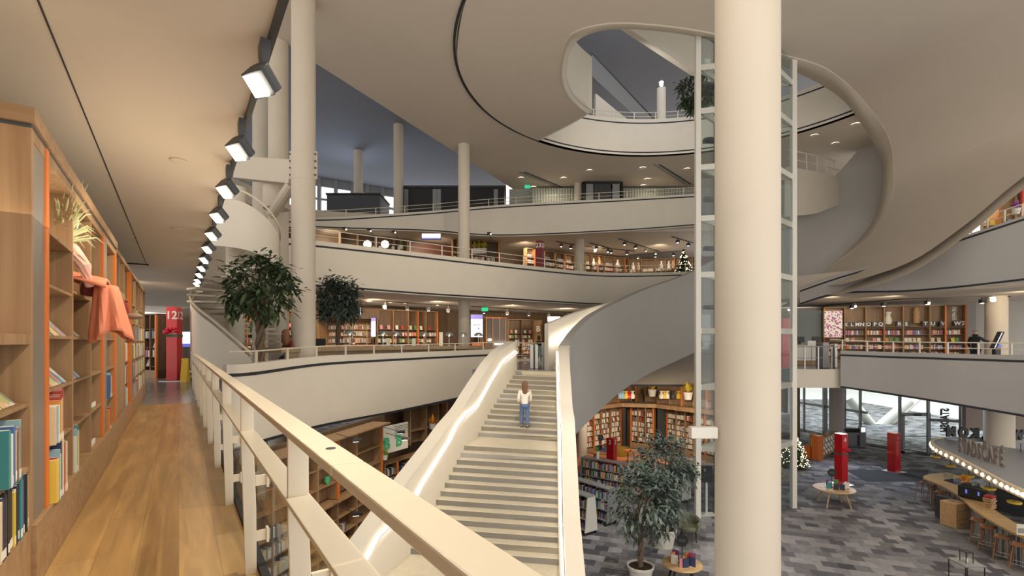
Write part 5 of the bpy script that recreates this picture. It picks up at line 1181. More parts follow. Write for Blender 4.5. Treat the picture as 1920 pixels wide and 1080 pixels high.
    for s in (-1, 1): mb = MB(); mb.ball((s*.03*k, hy-.078*k, zh*k+.012), (.012, .008, .008), 6, 4); mb.build('eye', 'black', t); mb = MB(); mb.ball((s*.082*k, hy, zh*k), (.012, .02, .03), 6, 4); mb.build('ear', 'skin', t, smooth=True)
    mb = MB(); mb.ball((0, hy-.08*k, zh*k-.045), (.025, .008, .006), 6, 4); mb.build('mouth', 'maroon', t)
    return t, k, zh, hy
# woman on the stair walking away: facing +Y
ks = 10; a, b = Lp(ks), Rp(ks); p = a.lerp(b, .52)
a2, b2 = Lp(ks-1), Rp(ks-1); p = P(984, 787, 17.95)
t, k, zh, hy = person('person in white top and blue jeans climbing the stair, seen from behind', (p.x, Lp(11).lerp(Rp(11), .5).y+.12, -r*11+.0), PI+.1, 'shirt', 'jeans', 'hair', 'walk', 1.66)
mb = MB(); mb.lathe([(.03, -.38), (.10, -.32), (.115, -.10), (.115, .03), (.07, .10), (.01, .12)], 14, (0, .05, zh*k+.02), 1, .95); mb.build('hair', mat('light_brown_hair', (.17, .085, .045), .7), t, smooth=True)
# seated reader
p = Q(540, 16.5); t, k, zh, hy = person('person with long auburn hair in a red checked shirt bent over the reading desk', (p.x, p.y, .15), -.5+PI*0, 'check', 'jeans', 'hair', 'sit', 1.75)
t.location = (p.x-.02, p.y+.45, .22)
mb = MB(); mb.lathe([(.05, -.42), (.13, -.30), (.13, -.08), (.12, .03), (.07, .11), (.01, .13)], 14, (0, hy+.04, zh*k+.03), 1.1, 1.0); mb.build('hair', 'hair', t, smooth=True)
# person behind orange desk
p = Q(661, 29.9); t, k, zh, hy = person('person in dark clothes standing behind the orange service desk', (p.x, p.y, 0), .2, 'coat', 'coat', 'hair', 'walk', 1.45)
mb = MB(); mb.lathe([(.09, -.15), (.105, 0), (.06, .10), (.01, .12)], 12, (0, .02, zh*k)); mb.build('hair', 'hair_d', t, smooth=True)
p = Q(1011, 30); t, k, zh, hy = person('person in black coat passing the gates at the stair head', (p.x, p.y, 0), .8, 'coat', 'coat', 'hair', 'walk', 1.62)
mb = MB(); mb.lathe([(.09, -.15), (.105, 0), (.06, .10), (.01, .12)], 12, (0, .02, zh*k)); mb.build('hair', 'hair_d', t, smooth=True)
# man in cap at kiosk, facing +X
p = Q(1829, 22.8); t, k, zh, hy = person('person in black coat and grey flat cap touching the kiosk screen', (p.x, p.y, 0), PI/2+.25, 'coat', 'coat', 'hair', 'reach', 1.82)
mb = MB(); mb.lathe([(.11, 0), (.125, .03), (.09, .07), (.01, .085)], 16, (0, 0, zh*k+.05), 1, 1.15); mb.ball((0, -.12, zh*k+.06), (.07, .06, .012)); mb.build('cap', 'grey', t, smooth=True)
mb = MB(); mb.ball((0, .02, 1.47*k), (.13, .11, .06)); mb.build('scarf', 'coat', t, smooth=True)

# ================================================================ GROUND: CAFE
def curve_counter():
    pts = [(1776, 886, 0), (1742, 889, 0), (1731, 894, 0), (1737, 899, 0), (1765, 910, 0), (1800, 931, 0), (1826, 954, 0), (1862, 978, 0), (1900, 998, 0), (1955, 1018, 0)]
    return [G(x, y, -4.55) for x, y, _ in crv(pts, 5)]
cp = curve_counter()
t = thing('bar_counter', 'curved cafe bar with oak top and glazed tile front', 'bar counter', (cp[0].x, cp[0].y, GZ)); o_ = cp[0]
mb = MB(); mb.wall([(p.x-o_.x, p.y-o_.y, .98, 1.05) for p in cp], .62); mb.build('counter_top', 'oak', t, smooth=True)
mb = MB()
ip = []
for i, p in enumerate(cp):
    a, b = cp[max(i-1, 0)], cp[min(i+1, len(cp)-1)]; tt = Vector((b.x-a.x, b.y-a.y)).normalized(); ip.append((p.x-o_.x-tt.y*.2, p.y-o_.y+tt.x*.2))
mb.wall([(x, y, 0, .98) for x, y in ip[8:]], .06); mb.build('tiled_front', 'tile', t, smooth=True)
mb = MB(); mb.wall([(x, y, .02, .98) for x, y in ip[:9]], .06); mb.build('front_panel', 'dark', t, smooth=True)
mb = MB(); mb.prism([(p.x-o_.x, p.y-o_.y) for p in cp[:14]], .93, .985); mb.build('nose_top', 'grey', t)
# work counter behind
t = thing('work_counter', 'dark work counter inside the cafe bar', 'counter', G(1840, 905, -4.7)); mb = MB(); mb.box((.7, -2.0, -.45), (.9, 4.6, .9), .28); mb.build('body', 'dark', t); mb = MB(); mb.box((.7, -2.0, .02), (1.0, 4.8, .05), .28); mb.build('counter_top', 'grey', t)
# canopy
can = [G(x, y, -2.95) for x, y, _ in crv([(1800, 832, 0), (1762, 826, 0), (1745, 831, 0), (1752, 843, 0), (1790, 862, 0), (1837, 888, 0), (1884, 913, 0), (1925, 932, 0), (1990, 962, 0)], 5)]
back = [G(1990, 860, -2.95), G(1900, 845, -2.95)]
t = thing('cafe_canopy', 'curved canopy over the bar edged with glowing bulbs', 'canopy', can[0]); o_ = can[0]
mb = MB(); mb.wall([(p.x-o_.x, p.y-o_.y, -.10, .14) for p in can[4:]], .10); mb.build('edge_band', mat('canopy_cream', (.62, .52, .38), .5), t, smooth=True)
mb = MB(); mb.prism([(p.x-o_.x, p.y-o_.y) for p in can+back], .06, .10); mb.build('top_panel', 'grey', t)
mb = MB()
for i in range(26):
    u = 7+i*(len(can)-9)/26; j = int(u); p = can[j].lerp(can[min(j+1, len(can)-1)], u-j); o = MB(); o.ball((p.x-o_.x-.02, p.y-o_.y-.05, .02), .06, 8, 5); o.build('bulb', 'bulb', t, smooth=True)
def along(txt, pts, size, z, m, label, mirror=False, ext=.03, sides=None):
    for i, ch in enumerate(txt):
        if ch == ' ': continue
        u = (i+.5)/len(txt)*(len(pts)-1); j = min(int(u), len(pts)-2); p = pts[j].lerp(pts[j+1], u-j); d_ = (pts[j+1]-pts[j])
        o = text(ch, size, m, None, (p.x, p.y, z+size*.36), (PI/2, 0, math.atan2(d_.y, d_.x)+.35), ext, 'sign_letter', bold=size*.03); o.scale.x = .36; tag(o, label % (ORD[i], ch), 'letter')
M['sign_taupe'] = mat('sign_taupe', (.20, .165, .14), .6); mat_sign = 'sign_taupe'
sl = [P(x, y, d) for x, y, d in ((1796, 838, 18.6), (1884, 896, 16.2))]
along('STADSCAFÉ', [Vector((sl[0].x, sl[0].y, 0)), Vector((sl[1].x, sl[1].y, 0))], .74, -2.84, mat_sign, '%s letter, %s, of the taupe sign standing on the canopy')
for px, ch in ((1783, 'M'), (1803, 'O'), (1828, 'X')):
    pass
for i, (px, ch) in enumerate(((1783, 'M'), (1806, 'O'), (1828, 'K'), (1849, 'L'), (1908, 'W'))):
    p = P(px, 810+i*1.6, 21.5); tag(text(ch, .52, 'txtb', None, p, (PI/2, 0, .1), .04, 'sign_letter', mirror=True, bold=.045), 'black sign letter seen from its back, %s in the row behind the canopy' % ORD[i], 'letter')
mb = MB(); a, b = P(1775, 820, 21.6), P(1940, 824, 21.6); mb.b2(a.x, b.x, 21.6, 21.9, a.z-.2, a.z-.05); tag(mb.build('sign_beam', 'grey'), 'long grey beam carrying the black reversed letters', 'beam')
p = P(1768, 812, 31.8); q = p; text_o = text('STADSH', .72, 'txtb', None, (P(1772, 788, 30.6).x, 30.6, P(1770, 788, 30.6).z), (PI/2, PI/2, 0), .01, 'window_lettering', bold=.035); text_o.scale = (.55, -1, 1); tag(text_o, 'dark vertical lettering STADSH reversed on the street glazing', 'lettering')
# back bar
mb = MB(); a = P(1845, 880, 22.5); t = thing('back_bar', 'dark back bar unit behind the thick cafe column', 'cabinet', (22.6, 23.2, GZ)); mb.b2(0, 12, 0, .6, 0, 2.2); mb.build('body', 'grey', t); mb = MB(); mb.b2(0, 12, -.01, .61, 2.2, 2.28); mb.build('top_board', 'oak', t)
mb = MB(); a, b = Q(1811, 24.8), Q(2000, 24.8); mb.b2(a.x, b.x, 24.8, 25.0, -3.15, -1.0); struct(mb.build('wall_cafe_back', mat('taupe_panel', (.34, .28, .25), .7)))
# pendants
for i, (px, py, z) in enumerate(((1754, 858, -3.6), (1782, 875, -3.6), (1816, 894, -3.6), (1855, 918, -3.6), (1902, 944, -3.6), (1914, 861, -3.1))):
    p = G(px, py, z); t = thing('pendant_lamp', '%s yellow disc pendant hanging under the bar canopy' % ORD[i], 'lamp', p); mb = MB(); mb.lathe([(.001, 0), (.15, 0), (.17, .02), (.17, .05), (.15, .07), (.001, .07)], 20); mb.build('lamp_shade', 'yglow', t, smooth=True); mb = MB(); mb.tube([(0, 0, .07), (0, 0, .6)], .012, 6); mb.build('cord', 'black', t)
    mb = MB(); mb.lathe([(.001, -.005), (.12, -.005), (.12, 0), (.001, 0)], 16); mb.build('diffuser', 'bulb', t)
# stools
def stool(label, p, rz):
    t = thing('bar_stool', label, 'stool', (p.x, p.y, GZ), rz)
    mb = MB(); rows = []
    for j in range(7):
        v = (j/6-.5)*.36; rows.append([Vector(((i/8-.5)*.44, v, .76+.06*abs(i/4-1)**2+.02*(j/3-1)**2)) for i in range(9)])
    mb.grid(rows); o = mb.build('seat', 'stool', t, smooth=True); s = o.modifiers.new('s', 'SOLIDIFY'); s.thickness = .02
    for x, y in ((-1, -1), (1, -1), (1, 1), (-1, 1)): mb = MB(); mb.tube([(x*.13, y*.11, .76), (x*.21, y*.19, 0)], [.017, .013], 8); mb.build('leg', 'stool', t, smooth=True)
    mb = MB(); mb.tube([(-.18, -.16, .25), (.18, -.16, .25), (.18, .16, .25), (-.18, .16, .25), (-.18, -.16, .25)], .008, 6); mb.build('foot_rail', 'steel', t)
    return t
sp = [(1730, 906, .3), (1751, 915, .4), (1762, 924, .5), (1833, 976, .7), (1850, 989, .6), (1879, 1008, .6), (1911, 1023, .6)]
for i, (px, py, rz) in enumerate(sp):
    p = G(px, py, GZ+.78); 
    if i == 0: s0 = stool('', p, rz); t = s0
    else: t = clone(s0, (p.x, p.y, GZ), rz)
    t['label'] = '%s brown wooden bar stool from the street glazing along the bar' % ORD[i]; t['group'] = 'bar stools'
def cube_thing(name, label, cat, px, py, w, d, h, m, z=GZ, rz=0, bev=.01, detail=None):
    p = G(px, py, z); t = thing(name, label, cat, p, rz); mb = MB(); mb.b2(-w/2, w/2, -d/2, d/2, 0, h); mb.build('body', m, t, bev=bev)
    if detail: detail(t)
    return t
def boxd(t):
    for z in (.30, .62): mb = MB(); mb.b2(-.30, .30, -.292, -.285, z, z+.012); mb.build('seam', 'walnut_d', t)
    mb = MB(); mb.lathe([(.05, 0), (.09, 0), (.09, .004), (.05, .004)], 14, (-.1, .05, .888)); mb.build('printed_ring', 'walnut', t); mb = MB(); mb.lathe([(.05, 0), (.09, 0), (.09, .004), (.05, .004)], 14, (.12, .05, .888)); mb.build('printed_ring', 'walnut', t); mb = MB(); mb.b2(-.18, .2, -.292, -.286, .1, .16); mb.build('printed_mark', 'walnut', t)
cube_thing('wooden_crate', 'wooden crate block with printed rings on top beside the bar', 'crate', 1789, 985, .62, .57, .89, 'card', rz=.25, detail=boxd)
cube_thing('waste_bin', 'dark grey bin pushed against the wooden crate', 'bin', 1772, 972, .34, .5, .86, 'dark', rz=.25)
# coffee machine, books, flowers on counter
t = cube_thing('coffee_machine', 'rounded black coffee machine with blue lights on the bar', 'coffee machine', 1830, 935, .62, .9, .5, 'black', -4.55, .5, .08)
for y in (-.2, .15): mb = MB(); mb.b2(-.325, -.31, y, y+.05, .2, .34); mb.build('display', 'screen_b', t)
for i in range(6): mb = MB(); mb.lathe([(.001, 0), (.04, 0), (.045, .12), (.001, .12)], 10, (-.18+.12*(i % 3), -.2+.22*(i//3), .5)); mb.build('cup', 'steel', t)
p = G(1855, 952, -4.55)
for i in range(6): mb = MB(); mb.b2(-.16, .16, -.12, .12, 0, .055); tag(mb.build('tray_box', 'card' if i < 5 else 'red', loc=(p.x+.02*(i % 2), p.y, -4.55+.075*i), rz=.3+.1*(i % 3), bev=.004), '%s box of the stack beside the coffee machine, counted from the bottom' % ORD[i], 'box', None)
p = G(1811, 915, -4.55); t = thing('flower_vase', 'vase of orange flowers on the bar', 'vase', p); mb = MB(); mb.lathe([(.001, 0), (.07, 0), (.09, .2), (.06, .25), (.001, .2)], 12); mb.build('vase_body', 'white', t, smooth=True); mb = MB()
for i in range(22): a = i*2.4; mb.ball((.16*math.cos(a)*(i % 5)/4, .16*math.sin(a)*(i % 5)/4, .33+.1*math.sin(i)), .05, 6, 4)
o = mb.build('blossoms', mat('orange_blossom', (.9, .35, .02), .7), t, smooth=True); o['kind'] = 'stuff'
for i, (px, py) in enumerate(((1772, 897), (1778, 899), (1784, 897))): p = G(px, py, -4.55); mb = MB(); mb.lathe([(.001, 0), (.05, 0), (.06, .22), (.045, .22), (.04, .02), (.001, .02)], 12); tag(mb.build('glass_jar', 'glass', loc=p, smooth=True), '%s glass jar on the rounded tip of the bar' % ORD[i], 'jar')
p = G(1915, 1003, -4.55); t = thing('menu_stand', 'small framed menu standing on the bar', 'menu', p, -.2); mb = MB(); mb.b2(-.12, .12, 0, .02, 0, .32); mb.build('frame', 'paper', t); mb = MB(); mb.b2(-.09, .09, -.003, 0, .05, .2); mb.build('print', 'grey', t)
# mat
mb = MB(); mb.prism([G(1585, 881)[:2], G(1740, 881)[:2], G(1740, 903)[:2], G(1624, 903)[:2]][::-1], GZ, GZ+.012); tag(mb.build('entrance_mat', 'mat_d'), 'angular dark entrance mat under the red totem', 'mat')
# round oak table with books
def rtable(label, p, rr, h, top='oak', lg='oak'):
    t = thing('round_table', label, 'table', p); mb = MB(); mb.lathe([(.001, h-.04), (rr-.01, h-.04), (rr, h-.02), (rr-.01, h), (.001, h)], 36); mb.build('tabletop', top, t, smooth=True)
    for i in range(4): a = .6+i*PI/2; mb = MB(); mb.tube([(rr*.5*math.cos(a), rr*.5*math.sin(a), h-.03), (rr*.85*math.cos(a), rr*.85*math.sin(a), 0)], [.04, .025], 8); mb.build('leg', lg, t, smooth=True)
    return t
def onbooks(p, n, lab, R0, seed):
    g = random.Random(seed)
    for i in range(n):
        a = i*2.4; q = Vector((p.x+R0*math.cos(a)*g.uniform(.3, .9), p.y+R0*math.sin(a)*g.uniform(.3, .9), p.z)); mb = MB(); mb.b2(-.09, .09, -.015, .015, 0, .25)
        c = g.choice(BN); tag(mb.build('book', BM[c], loc=q, rz=g.uniform(-.8, .8)), '%s %s book standing on %s' % (ORD[i], c, lab), 'book')
def sign_disc(label, p, h):
    t = thing('round_sign', label, 'sign', p, -.1); mb = MB(); mb.tube([(0, 0, .02), (0, 0, h)], .012, 6); mb.lathe([(.001, 0), (.1, 0), (.1, .02), (.001, .02)], 14); mb.build('stand', 'black', t)
    mb = MB(); mb.lathe([(.001, -.012), (.17, -.012), (.17, .012), (.001, .012)], 24); o = mb.build('disc', 'black', t); o.location.z = h+.1; o.rotation_euler.x = PI/2
    mb = MB(); mb.b2(-.09, .09, -.02, -.013, h+.06, h+.14); o = mb.build('print', 'dark', t)
p = G(1564, 948); rtable('round oak cafe table with books and a black disc sign', p, .78, .74); pt = p+Vector((0, 0, .74)); onbooks(pt+Vector((.1, 0, 0)), 9, 'the round oak cafe table', .5, 2); sign_disc('black disc sign on the round oak cafe table', pt+Vector((.0, .15, 0)), .5)
for i, (dx, dy) in enumerate(((-.45, .1), (-.5, -.15), (-.35, -.3))): mb = MB(); mb.b2(-.1, .1, -.07, .07, 0, .01); tag(mb.build('leaflet', 'paper', loc=pt+Vector((dx, dy, 0)), rz=i*.5), '%s leaflet lying at the left of the round oak cafe table' % ORD[i], 'leaflet')
# magazine rack
p = G(1540, 862); t = thing('magazine_rack', 'long oak magazine rack leading to the street glazing', 'rack', p, math.atan2(G(1578, 842).y-p.y, G(1578, 842).x-p.x)); L = (G(1578, 842)-p).length
mb = MB(); mb.b2(0, L, 0, .55, 1.12, 1.18); mb.b2(0, L, .26, .29, 0, 1.12); mb.b2(0, L, 0, .55, .08, .12); mb.b2(0, .04, 0, .55, 0, 1.12); mb.b2(L-.04, L, 0, .55, 0, 1.12); mb.build('carcass', 'oak', t)
for z in (.45, .8): mb = MB(); mb.b2(0, L, 0, .28, z, z+.025); mb.build('shelf', 'white', t)
fr_ = Fr((p.x, p.y), rz=t.rotation_euler.z)
for z in (.13, .475, .825):
    for i in range(int(L/.55)): 
        T = Matrix.Rotation(-.4, 3, 'X'); FAR.use(COV[(i+int(z*9)) % 4]); FAR.box(fr_.w(.3+.55*i, .12, GZ+z+.14), (.34, .01, .26), fr_.rz, T)
for i in range(3): mb = MB(); mb.box((0, 0, .12), (.2, .05, .24), .4*i); tag(mb.build('book', BM[['teal', 'brown', 'light blue'][i]], loc=fr_.w(.8+.9*i, .3, GZ+1.18)), '%s display book standing on top of the magazine rack' % ORD[i], 'book')
def ridges(t):
    mb = MB()
    for i in range(12): mb.b2(-.21, .21, -.22, -.20, .12+.1*i, .16+.1*i)
    mb.build('ridges', 'orange', t)
cube_thing('orange_stack', 'tall stack of orange seat cubes by the magazine rack', 'seat cubes', 1533, 862, .42, .42, 1.42, 'orange2', rz=.3, detail=ridges)
cube_thing('orange_box', 'low orange box left of the tall orange stack', 'box', 1518, 858, .4, .4, .72, 'orange2', rz=.3)
cube_thing('oak_board', 'upright oak board behind the orange stack', 'board', 1524, 852, .6, .08, 1.3, 'oak', rz=.4)
t = cube_thing('photocopier', 'grey photocopier beside the street glazing', 'copier', 1595, 836, .9, .7, .95, 'steel', rz=-.1, bev=.03); mb = MB(); mb.b2(-.5, .45, -.35, .3, .95, 1.2); mb.build('scanner_lid', 'black', t, bev=.03); mb = MB(); mb.b2(.2, .46, -.36, -.34, .1, .8); mb.build('side', 'dark', t)
t = cube_thing('self_service_kiosk', 'slim grey kiosk with small lit screen at the street glazing', 'kiosk', 1616, 838, .36, .3, 1.35, 'grey', rz=-.1, bev=.02); mb = MB(); mb.b2(-.12, .12, -.17, -.15, 1.0, 1.3); mb.build('screen', 'screen', t)
t = thing('door_3', None, None, G(1712, 848)); del t['label']; del t['category']; t['kind'] = 'structure'
mb = MB()
for x in (-.85, .75): mb.b2(x, x+.12, -.28, -.12, 0, 2.35)
mb.b2(-.85, .87, -.28, -.12, 2.3, 2.5); mb.b2(-.85, .87, -.28, -.12, .0, .12); mb.b2(-.7, .75, -.25, -.22, 1.02, 1.07); mb.build('door_frame', 'grey', t); mb = MB(); mb.b2(-.2, .3, -.3, -.2, 2.3, 2.42); mb.build('door_closer', 'dark', t)
# outdoor tubes
for i, (a, b, rr) in enumerate((((1590, 745), (1642, 806), .38), ((1642, 806), (1705, 752), .38), ((1660, 800), (1722, 745), .3))):
    A = P(*a, 42); B = P(*b, 42 if i < 2 else 44); mb = MB(); mb.tube([A, B], rr, 14); tag(mb.build('diagonal_tube', 'white', smooth=True), '%s thick white diagonal tube outside the street glazing' % ['left', 'middle', 'right'][i], 'tube')
for i in range(2):
    A = P(1585+i*8, 787+i*4, 44); B = P(1680, 800-i*0, 42); mb = MB(); mb.tube([A, B], .12, 8); tag(mb.build('bike_rack', 'dark', smooth=True), '%s dark bar lying on the paving outside' % ['rear', 'front'][i], 'bar')
# low table bottom right
p = G(1812, 1088); t = thing('low_table', 'low dark table with a glass lantern at the lower right', 'table', (p.x, p.y, GZ)); mb = MB(); mb.b2(-.3, .3, -.3, .3, .5, .53); mb.build('tabletop', 'grey', t)
for x, y in ((-1, -1), (1, -1), (1, 1), (-1, 1)): mb = MB(); mb.tube([(x*.27, y*.27, .5), (x*.27, y*.27, 0)], .015, 6); mb.build('leg', 'black', t)
t = thing('lantern', 'small glass lantern on the low dark table', 'lantern', (p.x, p.y, GZ+.53)); 
for x, y in ((-1, -1), (1, -1), (1, 1), (-1, 1)): mb = MB(); mb.b2(x*.1-.008, x*.1+.008, y*.1-.008, y*.1+.008, 0, .3); mb.build('frame', 'black', t)
mb = MB(); mb.b2(-.11, .11, -.11, .11, .29, .31); mb.build('lid', 'black', t); mb = MB(); mb.lathe([(.001, .0), (.04, 0), (.04, .1), (.001, .1)], 10); mb.build('candle', 'white', t)

# ================================================================ GROUND: KIDS / READING AREA
GK = [GZ+x for x in (.45, .78, 1.11, 1.44, 1.77, 2.12)]
def kcase(label, pxs, ds, oi, ztop=-2.9, lab=None, up=True):
    f, xs = pcase('b', label, pxs, ds, GZ, ztop, GK, oi=oi, plinth=GZ+.35, back='walnut_back', dep=.35); fill(f, xs, GK, ['s', 's', 's', 's', 'f', 's'], scale=1.2, hh=(.22, .28), pal=['white', 'white', 'white', 'cream', 'grey', 'red', 'brown', 'white', 'white']); return f, xs
kcase('curved ground floor bookcase left of the dark doorway', [1075, 1098, 1114, 1128, 1146, 1165], (29.5, 32.5), (0, 2, 5))
kcase('ground floor bookcase with orange edges between two dark doorways', [1183, 1196, 1210, 1225], (32.5, 31.5), (0, 3))
kcase('ground floor bookcase right of the second dark doorway', [1250, 1267, 1284, 1301, 1318, 1336], (31.5, 28.5), (0, 4))
kcase('bookcase seen through the lift glass on the ground floor', [1300, 1322, 1345], (29.6, 28), (1,))
mb = MB(); mb.wall([(*Q(1060, 30), GZ, -1.3), (*Q(1170, 33.3), GZ, -1.3), (*Q(1230, 32.6), GZ, -1.3), (*Q(1350, 29.3), GZ, -1.3), (*Q(1500, 32), GZ, -1.3)], .2); struct(mb.build('wall_kids_back', 'walnut_d'))
# mezzanine ledge + upper cases
mb = MB(); mb.wall([(*Q(1060, 28.6), -2.86, -2.62), (*Q(1165, 31.8), -2.86, -2.62), (*Q(1230, 31.2), -2.86, -2.62), (*Q(1350, 27.8), -2.86, -2.62)], .8); struct(mb.build('trim_mezzanine_ledge', 'walnut'))
for lab, pxs, ds, oi in (('upper level walnut shelving on the left above the kids book wall', [1098, 1122, 1142, 1160, 1184], (30.2, 32.8), (0, 3)), ('upper level walnut shelving above the middle bookcase', [1192, 1210, 1232], (32.8, 31.8), (0,)), ('upper level walnut shelving on the right above the kids book wall', [1233, 1254, 1278, 1300, 1325, 1345], (31.6, 28.9), (2, 4))):
    pcase('b', lab, pxs, ds, -2.62, -1.32, [-2.2], oi=oi, back='walnut_back', dep=.3)
for i, (px, py, m_) in enumerate(((1163, 739, 'screen'), (1168, 739, 'light'), (1174, 737, 'y'), (1179, 739, 'red'), (1186, 737, 'w'), (1240, 742, 'w'), (1246, 740, 'y'), (1251, 742, 'w'), (1262, 745, 'd'), (1272, 747, 'y'))):
    p = P(px, py, 30.6); mb = MB(); mb.lathe([(.001, 0), (.14, 0), (.16, .2), (.06, .35), (.14, .48), (.001, .48)], 10); tag(mb.build('vase', {'screen': BM['light blue'], 'light': BM['light blue'], 'y': 'yellow', 'red': 'red', 'w': 'white', 'd': 'dark'}[m_], loc=(p.x, p.y, -2.2), smooth=True), '%s ornament from the left on the upper level shelves' % ORD[i], 'ornament')
for px, d, l in ((1223, 31.4, 'yellow blossoms on the upper shelves, left'), (1290, 29.6, 'large yellow blossoms on the upper shelves beside the lift')): plant(px, 730, d, 1.0, l, mat('yb%d' % px, (.8, .6, .08), .6), z=-2.15)
ctp('dark track above the kids book wall', 1165, 713, 1345, 717, -1.4, 5, .2)
# doorways dark
for px0, px1, d, l in ((1167, 1173, 32.3, 1), (1233, 1248, 31.3, 2)): a, b = Q(px0, d), Q(px1, d); mb = MB(); mb.b2(a.x, b.x, d, d+.1, GZ, -2.9); struct(mb.build('door_%d' % l, 'black'))
# left lower big book wall
WL = Fr((-6.62, 11.4), (-4.55, 19.6)); wf = []
def wlx(px): t = (px-960)/F; B = WL.w(WL.L, 0, 0); A = WL.o; dn = (B.x-A.x)-t*(B.y-A.y); return (t*A.y-A.x)/dn*WL.L
pxs = [470, 512, 560, 597, 634, 670, 716]; wx = [wlx(p) for p in pxs]
case(WL, 'two storey walnut book wall below the parapet, upper half', wx, [-2.55, -3.15], -3.72, -1.75, .4, None, .05, 'walnut', 'walnut_back', (4, 6), .35)
case(WL, 'two storey walnut book wall below the parapet, lower half', wx, [-4.35, -4.9, -5.3], GZ, -3.8, .4, None, .05, 'walnut', 'walnut_back', (6,), .1)
for z in (-4.35, -4.9, -5.3): srow(WL, wx[0]+.05, wx[2]-.05, z+.01, (.2, .3), tr=(.03, .05), pal=['white', 'cream', 'grey', 'white'], y=.02, where='long row at %s height of the lower book wall' % ('upper' if z > -4.5 else 'middle' if z > -5 else 'low'))
for i in (2, 3, 4): srow(WL, wx[i]+.06, wx[i]+.5, -4.9+.01, (.2, .28), tr=(.03, .05), y=.02, where='group in bay %s of the lower book wall' % ORD[i])
for i in (2, 3): mag(WL, wx[i]+.1, -4.34, .5, .38, COV[i % 4], 'large picture book leaning in bay %s of the lower book wall' % ORD[i], 20, .05)
mag(WL, wx[3]+.08, -2.54, wx[4]-wx[3]-.2, .62, COV[2], 'framed picture leaning on the upper half of the book wall', 12, .05, name='picture')
p = WL.w(wx[3]+.62, .12, -3.14); t = thing('cactus_ornament', 'small green cactus ornament on the book wall', 'ornament', p, WL.rz)
mb = MB(); mb.lathe([(.001, 0), (.06, 0), (.065, .12), (.06, .22), (.001, .24)], 14); mb.build('body', 'green', t, smooth=True)
for s in (-1, 1): mb = MB(); mb.tube([(s*.05, 0, .1), (s*.11, 0, .1), (s*.115, 0, .24)], .024, 8); mb.build('arm', 'green', t, smooth=True)
plant(722, 862, 18.6, .4, 'small bright green plant at the right end of the book wall', mat('lime_leaf', (.35, .5, .05), .6))
for i, (px, py, d) in enumerate(((655, 825, 15.2), (655, 963, 14.0), (737, 810, 17.5), (745, 822, 17.2), (677, 965, 14.2), (723, 803, 18.2))):
    if i > 3: continue
    p = P(px+15, py, d-.5); t = thing('reading_spotlight', '%s black arm lamp reaching out from the book wall' % ORD[i], 'spotlight', p)
    mb = MB(); mb.tube([(-.75, .35, .12), (-.1, .05, .02)], .01, 6); mb.build('arm', 'black', t); mb = MB(); mb.box((0, 0, 0), (.26, .12, .09), .3); mb.build('lamp_head', 'black', t, bev=.02); mb = MB(); mb.box((-.03, -.03, -.048), (.16, .06, .01), .3); mb.build('lens', 'lamp_glow', t)
# poster with slats and green letters
a = P(717, 853, 18.9); b = P(765, 803, 20.2); fp = Fr(a, b); t = thing('slatted_poster', 'white slatted poster with bold green letters beside the book wall', 'poster', (a.x, a.y, a.z), fp.rz); w = fp.L; h = 1.05
mb = MB(); mb.b2(0, w, 0, .05, 0, h); mb.build('board', 'paper', t)
mb = MB(); 
for i in range(8): mb.b2(w*.45, w, -.01, 0, .5+.065*i, .515+.065*i)
mb.build('slat_lines', 'dark', t); text('B', .62, 'green', t, (w*.62, -.012, .38), bold=.03); text('B', .62, 'green', t, (w*.15, -.012, .36), bold=.03)
# cases right of the poster, under parapet
f, xs = pcase('b', 'upper walnut cabinets with orange flowers right of the slatted poster', [770, 800, 822, 838], (21.5, 23.5), -3.2, -1.6, [-2.6], oi=(3,), back='walnut_back'); 
plant(811, 799, 22, .55, 'vase of orange flowers on the walnut cabinet', mat('orange_petals', (.85, .35, .03), .6), z=-2.58)
f, xs = pcase('b', 'lower bookcase right of the slatted poster', [722, 745, 770, 800], (19.6, 22), GZ, -3.6, [GZ+.5, GZ+.85, GZ+1.2, GZ+1.55], oi=(1,), back='walnut_d'); fill(f, xs, [GZ+.5, GZ+.85, GZ+1.2, GZ+1.55], ['s', 's', 's', 's'], scale=1.3, pal=['black', 'grey', 'white', 'dark blue', 'green'])
mb = MB(); mb.wall([(-6.3, 11, GZ, -1.6), (-4.2, 19.9, GZ, -1.6), (*Q(770, 22.6), GZ, -1.6), (*Q(900, 26), GZ, -1.6), (*Q(1075, 30.5), GZ, -1.6)], .2) if False else mb.wall([(-7.15, 11, GZ, -1.6), (-5.05, 19.7, GZ, -1.6), (*Q(765, 24.5), GZ, -1.6), (*Q(900, 28), GZ, -1.6), (*Q(1078, 31), GZ, -1.6)], .1); struct(mb.build('wall_lower_left', 'walnut_d'))
